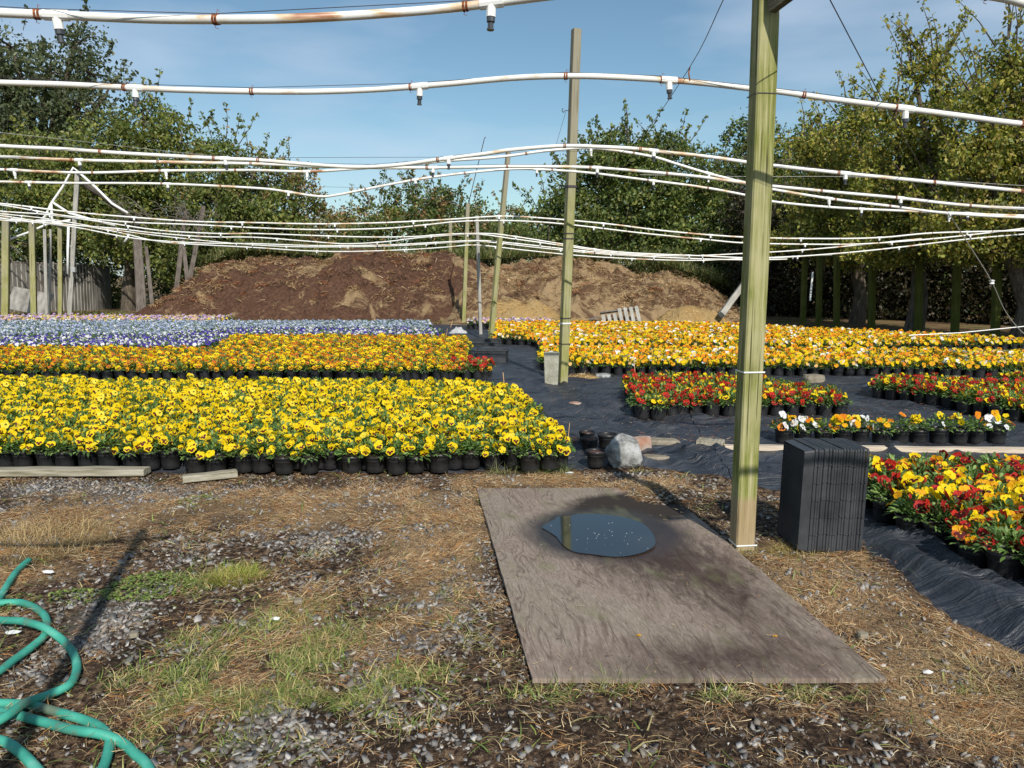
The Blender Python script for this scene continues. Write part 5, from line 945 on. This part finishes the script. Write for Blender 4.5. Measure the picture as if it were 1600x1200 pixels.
# the rest of the pots, too many to count: one object, instances of whole-plant sources
src = bpy.data.collections.new('pansy_sources'); order = {}; ci = 0; NV = 10
def addmesh(mb, me, mat4, remap):
    vs = [mat4 @ v.co for v in me.vertices]; o = len(mb.v); mb.v += [tuple(v) for v in vs]
    for p in me.polygons: mb.f.append(tuple(i+o for i in p.vertices)); mb.m.append(remap[p.material_index])
for var in VAR:
    order[var] = []; kinds, nf, sc = VAR[var]
    for q in range(NV):
        mb = MB(); mats = [M['pot'], M['soil'], M['blade']]; I4 = Matrix.Identity(4)
        addmesh(mb, POT, I4, {0: 0}); addmesh(mb, SOIL, I4, {0: 1}); nl0 = len(mb.v); fo = FOLB[(q*2+1) % 6]; addmesh(mb, fo, Matrix.Rotation(q*1.3, 4, 'Z'), {0: 2}); nl1 = len(mb.v)
        kk = kinds
        if var == 'mixred': kk = [['yellow', 'yellow_plain', 'yellow'], ['red', 'red', 'scarlet', 'rust'], ['red', 'scarlet', 'red', 'yellow'], kinds, kinds, ['yellow', 'gold', 'yellow_plain'], kinds, kinds, kinds, kinds][q]
        for _ in range(int(nf*(.6, 1.25, .95, 1.2, 1.05, .8, 1.15, 1.0, 1.3, .9)[q])):
            fm = rs.choice(FK[rs.choice(kk)]); rm = {}
            for i, m_ in enumerate(fm.materials):
                if m_ not in mats: mats.append(m_)
                rm[i] = mats.index(m_)
            addmesh(mb, fm, flower_xf(rs, .105, .155, .235, sc*1.05), rm)
        me = mb.mesh('potted_pansy_source', mats); at_ = me.color_attributes.new('Col', 'FLOAT_COLOR', 'POINT'); cc = np.ones((len(mb.v), 4), np.float32)
        tmp = np.empty(len(fo.vertices)*4, np.float32); fo.color_attributes['Col'].data.foreach_get('color', tmp); cc[nl0:nl1] = tmp.reshape(-1, 4); at_.data.foreach_set('color', cc.ravel())
        o = bpy.data.objects.new('potted_pansy_source.%03d' % ci, me); src.objects.link(o); order[var].append(ci); ci += 1
V = np.array([(p[0], p[1], .016) for p in rest]); me = bpy.data.meshes.new('potted_pansies'); me.from_pydata(V.tolist(), [], [])
at_ = me.attributes.new('which', 'INT', 'POINT'); at_.data.foreach_set('value', np.array([rs.choice(order[p[2]]) for p in rest], np.int32))
at_ = me.attributes.new('turn', 'FLOAT_VECTOR', 'POINT'); at_.data.foreach_set('vector', np.array([(0, 0, rs.uniform(-.5, .5)) for p in rest], np.float32).ravel())
at_ = me.attributes.new('size', 'FLOAT', 'POINT'); at_.data.foreach_set('value', np.array([rs.uniform(.92, 1.10) for p in rest], np.float32))
po = link('potted_pansies', me, kind='stuff', label='massed black pots of pansies filling the beds beyond the nearest ones', cat='potted pansies')
ng = bpy.data.node_groups.new('pansy_beds', 'GeometryNodeTree'); ng.interface.new_socket('Geometry', in_out='INPUT', socket_type='NodeSocketGeometry'); ng.interface.new_socket('Geometry', in_out='OUTPUT', socket_type='NodeSocketGeometry')
gi = ng.nodes.new('NodeGroupInput'); go = ng.nodes.new('NodeGroupOutput'); cin = ng.nodes.new('GeometryNodeCollectionInfo'); cin.inputs['Collection'].default_value = src; cin.inputs['Separate Children'].default_value = True; cin.inputs['Reset Children'].default_value = True
iop = ng.nodes.new('GeometryNodeInstanceOnPoints'); iop.inputs['Pick Instance'].default_value = True
def nat(nm, ty): n = ng.nodes.new('GeometryNodeInputNamedAttribute'); n.data_type = ty; n.inputs['Name'].default_value = nm; return n.outputs['Attribute']
m2p = ng.nodes.new('GeometryNodeMeshToPoints'); ng.links.new(gi.outputs[0], m2p.inputs['Mesh'])
ng.links.new(m2p.outputs['Points'], iop.inputs['Points']); ng.links.new(cin.outputs[0], iop.inputs['Instance']); ng.links.new(nat('which', 'INT'), iop.inputs['Instance Index']); ng.links.new(nat('turn', 'FLOAT_VECTOR'), iop.inputs['Rotation']); ng.links.new(nat('size', 'FLOAT'), iop.inputs['Scale']); ng.links.new(iop.outputs[0], go.inputs[0])
po.modifiers.new('beds', 'NODES').node_group = ng
print('PLANTS', len(plants), 'near', len(near), 'rest', len(rest), 'maxd', max(p[1] for p in near))

# ------------------------------------------------------------------ things among the beds
def rock(name, u, v, size, mat, lab, cat='rock', seed=1, flat=1.0, rz_=0, z=.0, cuts=9, rough=.08):
    import bmesh
    rg = random.Random(seed); bm = bmesh.new(); bmesh.ops.create_icosphere(bm, subdivisions=4, radius=1)
    planes = [(Vector(n_).normalized(), d_) for n_, d_ in (((1, .12, .15), .56), ((-1, -.2, .3), .52), ((.2, -1, .28), .46), ((0, 1, .1), .55), ((.3, -.15, 1), .56), ((-.55, -.45, 1), .60), ((.8, -.7, .5), .62), ((-.8, -.8, -.1), .60), ((0, 0, -1), .5))]+[(Vector((rg.gauss(0, 1), rg.gauss(0, 1), rg.gauss(0, .8))).normalized(), rg.uniform(.58, .8)) for _ in range(cuts)]
    for vt in bm.verts:
        p = vt.co.copy()
        for n_, d_ in planes:
            e = p.dot(n_)-d_
            if e > 0: p -= n_*e*.93
        p *= 1+rough*(float(fbm(p.x*3+seed, p.y*3+p.z*2.3, 4))-.5); vt.co = Vector((p.x*size[0]/1.4, p.y*size[1]/1.4, p.z*size[2]/1.4))
    me = bpy.data.meshes.new(name); bm.to_mesh(me); bm.free(); me.materials.append(mat); c = G(u, v)
    zmin = min(q.co.z for q in me.vertices); o = link(name, me, loc=(c.x, c.y+size[1]*.5, z-zmin*.9+.005), label=lab, cat=cat); o.rotation_euler[2] = rz_; return o
rock('boulder', 977, 735, (.29, .26, .275), M['rock'], 'big pale grey angular rock at the corner of the cloth', seed=4, rough=.12, cuts=12)
def slab(u, v, size, mat, lab, cat, rz_=0, nm='stone_slab', bev=.012, seed=0):
    c = G(u, v); mb = MB(); rg = random.Random(seed+u); n = 7; x, y, z_ = (k_/2 for k_ in size); ring = []
    for k_ in range(n*2):
        a = k_*math.pi/n; q = 1/max(abs(math.cos(a)), abs(math.sin(a))); q = min(q, 1.25)*rg.uniform(.86, 1.0); ring.append((x*math.cos(a)*q, y*math.sin(a)*q))
    m_ = len(ring); vs = [(a*1.0, b_*1.0, 0) for a, b_ in ring]+[(a*1.02, b_*1.02, size[2]*.55) for a, b_ in ring]+[(a*.93, b_*.9, size[2]*rg.uniform(.9, 1.05)) for a, b_ in ring]
    mb.add(vs, [(i+m_*r_, (i+1) % m_+m_*r_, (i+1) % m_+m_*(r_+1), i+m_*(r_+1)) for r_ in (0, 1) for i in range(m_)]+[tuple(2*m_+i for i in range(m_)), tuple(range(m_-1, -1, -1))])
    o = mb.build(nm, mat, loc=(c.x, c.y+size[1]/2, .015), label=lab, cat=cat); o.rotation_euler[2] = rz_; return o
slab(1003, 711, (.17, .12, .12), M['brick'], 'tan and red brick chunk just behind the big grey rock', 'brick', .2, 'brick')
slab(1030, 699, (.37, .13, .045), M['stone'], 'long flat tan stone slab beyond the brick chunk', 'stone slab', -.25)
slab(1028, 723, (.24, .10, .03), M['stone'], 'thin flat stone slab right of the big grey rock', 'stone slab', -.1)
slab(904, 636, (.21, .10, .03), M['brick'], 'flat pinkish brick lying alone on the cloth', 'brick', 0, 'brick')
slab(895, 697, (.10, .06, .06), M['brick'], 'small brick piece left of the empty soil pots', 'brick', 0, 'brick')
slab(943, 593, (.22, .2, .05), M['rock'], 'flat whitish stone beside the middle post', 'stone slab', -.3)
slab(1275, 600, (.30, .16, .10), M['stone'], 'tan stone between the two right hand red beds', 'stone slab', .05)
slab(1500, 598, (.24, .16, .06), M['stone'], 'pale stone behind the slanting red bed', 'stone slab', .05)
slab(541, 779, (.045, .03, .025), M['stone'], 'small pale pointed stone on the gravel before the yellow bed', 'stone', .4, 'stone')
slab(207, 1003, (.035, .028, .018), M['stone'], 'small pale stone beside the gravel patch near the hose', 'stone', .4, 'stone')
slab(465, 950, (.04, .03, .02), M['stone'], 'grey stone in the tan straw left of centre', 'stone', .1, 'stone')
slab(1350, 1004, (.045, .03, .02), M['stone'], 'small grey stone right of the plywood', 'stone', .1, 'stone')
# boards
def plank(p0, p1, w_, t_, mat, lab, nm='board', z=.02, split=0, cat='board'):
    d = p1-p0; L = d.length; mb = MB(); n = 14; vs = []; rg = random.Random(int(p0.x*100))
    for i in range(n+1):
        x = L*i/n+(rg.uniform(-.01, .01) if i in (0, n) else 0); zj = rg.uniform(-.003, .003); yj = rg.uniform(-.003, .003)
        for (a, b_) in ((-w_/2, 0), (w_/2, 0), (w_/2, t_*.9), (w_/2-.006, t_), (-w_/2+.006, t_), (-w_/2, t_*.9)): vs.append((x, a+yj, b_+(zj if b_ else 0)))
    mb.add(vs, [(i*6+k, i*6+(k+1) % 6, (i+1)*6+(k+1) % 6, (i+1)*6+k) for i in range(n) for k in range(6)]+[tuple(range(5, -1, -1)), tuple(n*6+k for k in range(6))])
    o = mb.build(nm, mat, loc=(p0.x, p0.y, z), label=lab, cat=cat); o.rotation_euler[2] = math.atan2(d.y, d.x); return o
plank(Vector((-4.4, 5.30, 0)), G(232, 745), .11, .045, M['board'], 'long grey weathered timber along the front of the yellow bed at left', 'timber')
plank(G(288, 757), G(373, 748), .07, .045, M['board'], 'short broken plank end before the yellow bed', 'timber')
c0 = G(1112, 704)
plank(G(1130, 706), G(1640, 711), .085, .035, M['board_pale'], 'long pale board lying behind the tray stack and red bed')
plank(G(1088, 700), G(1132, 704), .12, .06, M['board'], 'stub of grey timber at the left end of the pale board', 'timber')
# spare pots
def sparepot(u, v, lab, soil=True, tilt=(0, 0), s=.92):
    c = G(u, v); r = thing('plant_pot', lab, 'pot', (c.x, c.y+.06, .018)); link('pot', POT, r)
    if soil: link('soil', SPS, r)
    r.scale = (s, s, s); r.rotation_euler = (tilt[0], tilt[1], 0)
mbs = soil_mb(); SPS = mbs.mesh('soil', M['soil_chip'])
sparepot(932, 735, 'lower front black pot of bark soil, left of the grey rock')
sparepot(922, 712, 'black pot of bark soil directly behind the front empty one', s=.88)
sparepot(918, 700, 'rearmost black pot of dead soil in the little cluster', s=.85)
sparepot(950, 708, 'empty black pot right of the soil filled ones', False, s=1.0)
# marker sticks
for (u, v, ut, vt, w_, lab) in ((884, 722, 890, 661, .012, 'wooden stake at the front right corner of the yellow bed'), (879, 720, 882, 668, .006, 'thin stick beside the corner stake'), (789, 612, 786, 582, .022, 'short flat wooden stake at the rear corner of the yellow bed'), (697, 530, 699, 513, .02, 'small tan marker stake by the violet bed'), (704, 512, 707, 501, .03, 'slanting tan marker stake near the far cloth path'), (283, 512, 283, 502, .05, 'pale marker stake among the blue pansies'), (331, 540, 331, 524, .02, 'thin marker stick between the white and orange pansies'), (993, 600, 991, 563, .02, 'pale marker stick at the rear of the rounded red bed'), (996, 625, 994, 603, .01, 'thin marker stick at the left end of the rounded red bed'), (1450, 543, 1455, 536, .02, 'short stick among the orange and white pansies'), (371, 500, 371, 491, .04, 'marker stake at the back of the blue pansies')):
    b = G(u, v); t_ = P(ut, vt, b.y); t_ = t_ if t_.z > .1 else t_+Vector((0, 0, .1)); d = t_-Vector((b.x, b.y, .0)); mb = MB(); mb.box(d*.5, (w_, w_*.35, d.length), d.to_track_quat('Z', 'Y').to_matrix()); mb.build('marker_stake', M['stake'], loc=(b.x, b.y, 0), label=lab, cat='stake')

# stack of mesh flats standing on end
ts = thing('tray_stack', 'tall stack of black plastic nursery trays standing on end beside the near post', 'tray stack', G(1247, 868), R(-4)); ts.location.z = .01
TW, TH, TD = .275, .545, .055
def tray(i, x, parent, first):
    t_ = thing('nursery_tray', 'x', 'tray'); return t_
def flat_tray(x0, depth, full):
    mb = MB(); r = .012
    sec = [(0, -TW/2), (0, TW/2)]
    # rim: rounded loop in the YZ plane, opening towards -x
    def loop(w2, h0, h1, x, rad=.013, n=3):
        pts = []
        for (cy, cz, a0) in ((w2-rad, h1-rad, 0), (-w2+rad, h1-rad, 90), (-w2+rad, h0+rad, 180), (w2-rad, h0+rad, 270)):
            for k in range(n+1): a = R(a0+90*k/n); pts.append((x, cy+rad*math.cos(a), cz+rad*math.sin(a)))
        return pts
    # rim loops in order: outer lip, back of lip, wall, base
    rings = [loop(TW/2-.004, .004, TH-.004, x0), loop(TW/2, 0, TH, x0+.003), loop(TW/2-.0005, 0.0005, TH-.0005, x0+.0128), loop(TW/2-.007, .007, TH-.007, x0+.0128), loop(TW/2-.010, .010, TH-.010, x0+depth)]
    vs = [p for rg in rings for p in rg]; n = len(rings[0])
    fs = [(j*n+k, j*n+(k+1) % n, (j+1)*n+(k+1) % n, (j+1)*n+k) for j in range(4) for k in range(n)]
    mb.add(vs, fs); return mb, loop
x = 0; total = 19
for i in range(total):
    depth = .022; x0 = .052+i*.0146+random.uniform(-.0008, .0008)
    mb, loop = flat_tray(x0, depth, False); o = mb.build('tray', M['tray'], ts); o.location = (0, TW/2+random.uniform(-.005, .003), random.uniform(-.001, .006)); o.rotation_euler = (random.uniform(-.008, .008), 0, 0)
    mb2 = MB()
    for zz in (.10, .19, .28, .37, .46):
        mb2.box((x0+.0065, -TW/2, zz+random.uniform(-.003, .003)), (.012, .010, .006)); mb2.box((x0+.0065, TW/2, zz), (.012, .010, .006))
    o2 = mb2.build('rib', M['tray'], o)
# outermost tray: deep wall facing left with diamond mesh floor
mb = MB(); a0, a1 = 0., .052
def loop2(w2, h0, h1, x, rad=.010, n=3):
    pts = []
    for (cy, cz, an) in ((w2-rad, h1-rad, 0), (-w2+rad, h1-rad, 90), (-w2+rad, h0+rad, 180), (w2-rad, h0+rad, 270)):
        for k in range(n+1): a = R(an+90*k/n); pts.append((x, cy+rad*math.cos(a), cz+rad*math.sin(a)))
    return pts
rings = [loop2(TW/2-.012, .012, TH-.012, 0), loop2(TW/2-.004, .004, TH-.004, .05), loop2(TW/2+.002, -.002, TH+.002, .05), loop2(TW/2+.002, -.002, TH+.002, .058)]
n = len(rings[0]); mb.add([p for rg in rings for p in rg], [(j*n+k, j*n+(k+1) % n, (j+1)*n+(k+1) % n, (j+1)*n+k) for j in range(3) for k in range(n)])
o = mb.build('tray', M['tray'], ts); o.location = (0, TW/2, 0)
mb = MB(); st = .026; hw, hh2 = TW/2-.014, TH-.014
for k in range(-22, 24):
    for sg in (1, -1):
        # diagonal strand z = z0 + sg*y*1.15 clipped to the rectangle
        z0 = TH/2+k*st; pts = []
        ys_ = np.linspace(-hw, hw, 60); zs = z0+sg*1.6*ys_; ok = (zs > .014) & (zs < hh2)
        if ok.sum() > 2: a = np.argmax(ok); b_ = len(ok)-1-np.argmax(ok[::-1]); mb.tube([(.003, ys_[a], zs[a]), (.003, ys_[b_], zs[b_])], .0022, 4, cap=False)
mb.box((.030, 0, TH/2), (.004, TW-.03, TH-.03)); o3 = mb.build('mesh_floor', M['tray'], o); ts.rotation_euler = (0, R(1.2), R(4))
# pile of black boxes on the path
tb = G(768, 567); cr = thing('plastic_crate', 'open black plastic crate on the cloth path between the beds', 'crate', (tb.x, tb.y, .02), R(-6))
mb = MB()
for (c_, d_) in (((0, 0, .01), (.50, .36, .01)), ((0, -.18, .10), (.50, .012, .20)), ((0, .18, .10), (.50, .012, .20)), ((-.25, 0, .10), (.012, .36, .20)), ((.25, 0, .10), (.012, .36, .20))): mb.box(c_, d_)
mb.build('body', M['tray'], cr)
mb = MB()
for (c_, d_) in (((0, -.19, .195), (.53, .02, .014)), ((0, .19, .195), (.53, .02, .014)), ((-.26, 0, .195), (.02, .40, .014)), ((.26, 0, .195), (.02, .40, .014)), ((0, -.192, .11), (.50, .012, .01))): mb.box(c_, d_)
mb.build('rim', M['tray'], cr)
def lowtray(u, v, w_, d_, lab, z=.02, tilt=0):
    c = G(u, v); mb = MB(); mb.box((0, 0, .006), (w_, d_, .008))
    for (c_, dd_) in (((0, -d_/2, .03), (w_, .01, .055)), ((0, d_/2, .03), (w_, .01, .055)), ((-w_/2, 0, .03), (.01, d_, .055)), ((w_/2, 0, .03), (.01, d_, .055)), ((0, -d_/2-.006, .058), (w_+.02, .02, .006)), ((0, d_/2+.006, .058), (w_+.02, .02, .006))): mb.box(c_, dd_)
    o = mb.build('nursery_tray', M['tray'], loc=(c.x, c.y+d_/2, z), label=lab, cat='tray'); o.rotation_euler = (tilt, .0, .05)
lowtray(722, 572, .44, .30, 'flat black tray left of the open crate')
lowtray(757, 553, .56, .32, 'black tray tipped up on the rear edge of the open crate', .17, R(10))
mb = MB(); c_ = G(716, 521); n = 16
for j in range(n):
    for i in range(n):
        pass
vs = [((i/(n-1)-.5)*.45, (j/(n-1)-.5)*.4, max(0, .13*math.cos((i/(n-1)-.5)*3)*math.cos((j/(n-1)-.5)*3))*(.5+float(fbm(i*.5, j*.5, 3)))) for j in range(n) for i in range(n)]
mb.add(vs, [(j*n+i, j*n+i+1, (j+1)*n+i+1, (j+1)*n+i) for j in range(n-1) for i in range(n-1)]); mb.build('plastic_sheet', M['tarp'], loc=(c_.x, c_.y, .01), label='crumpled grey plastic sheet at the far end of the cloth path', cat='plastic sheet')
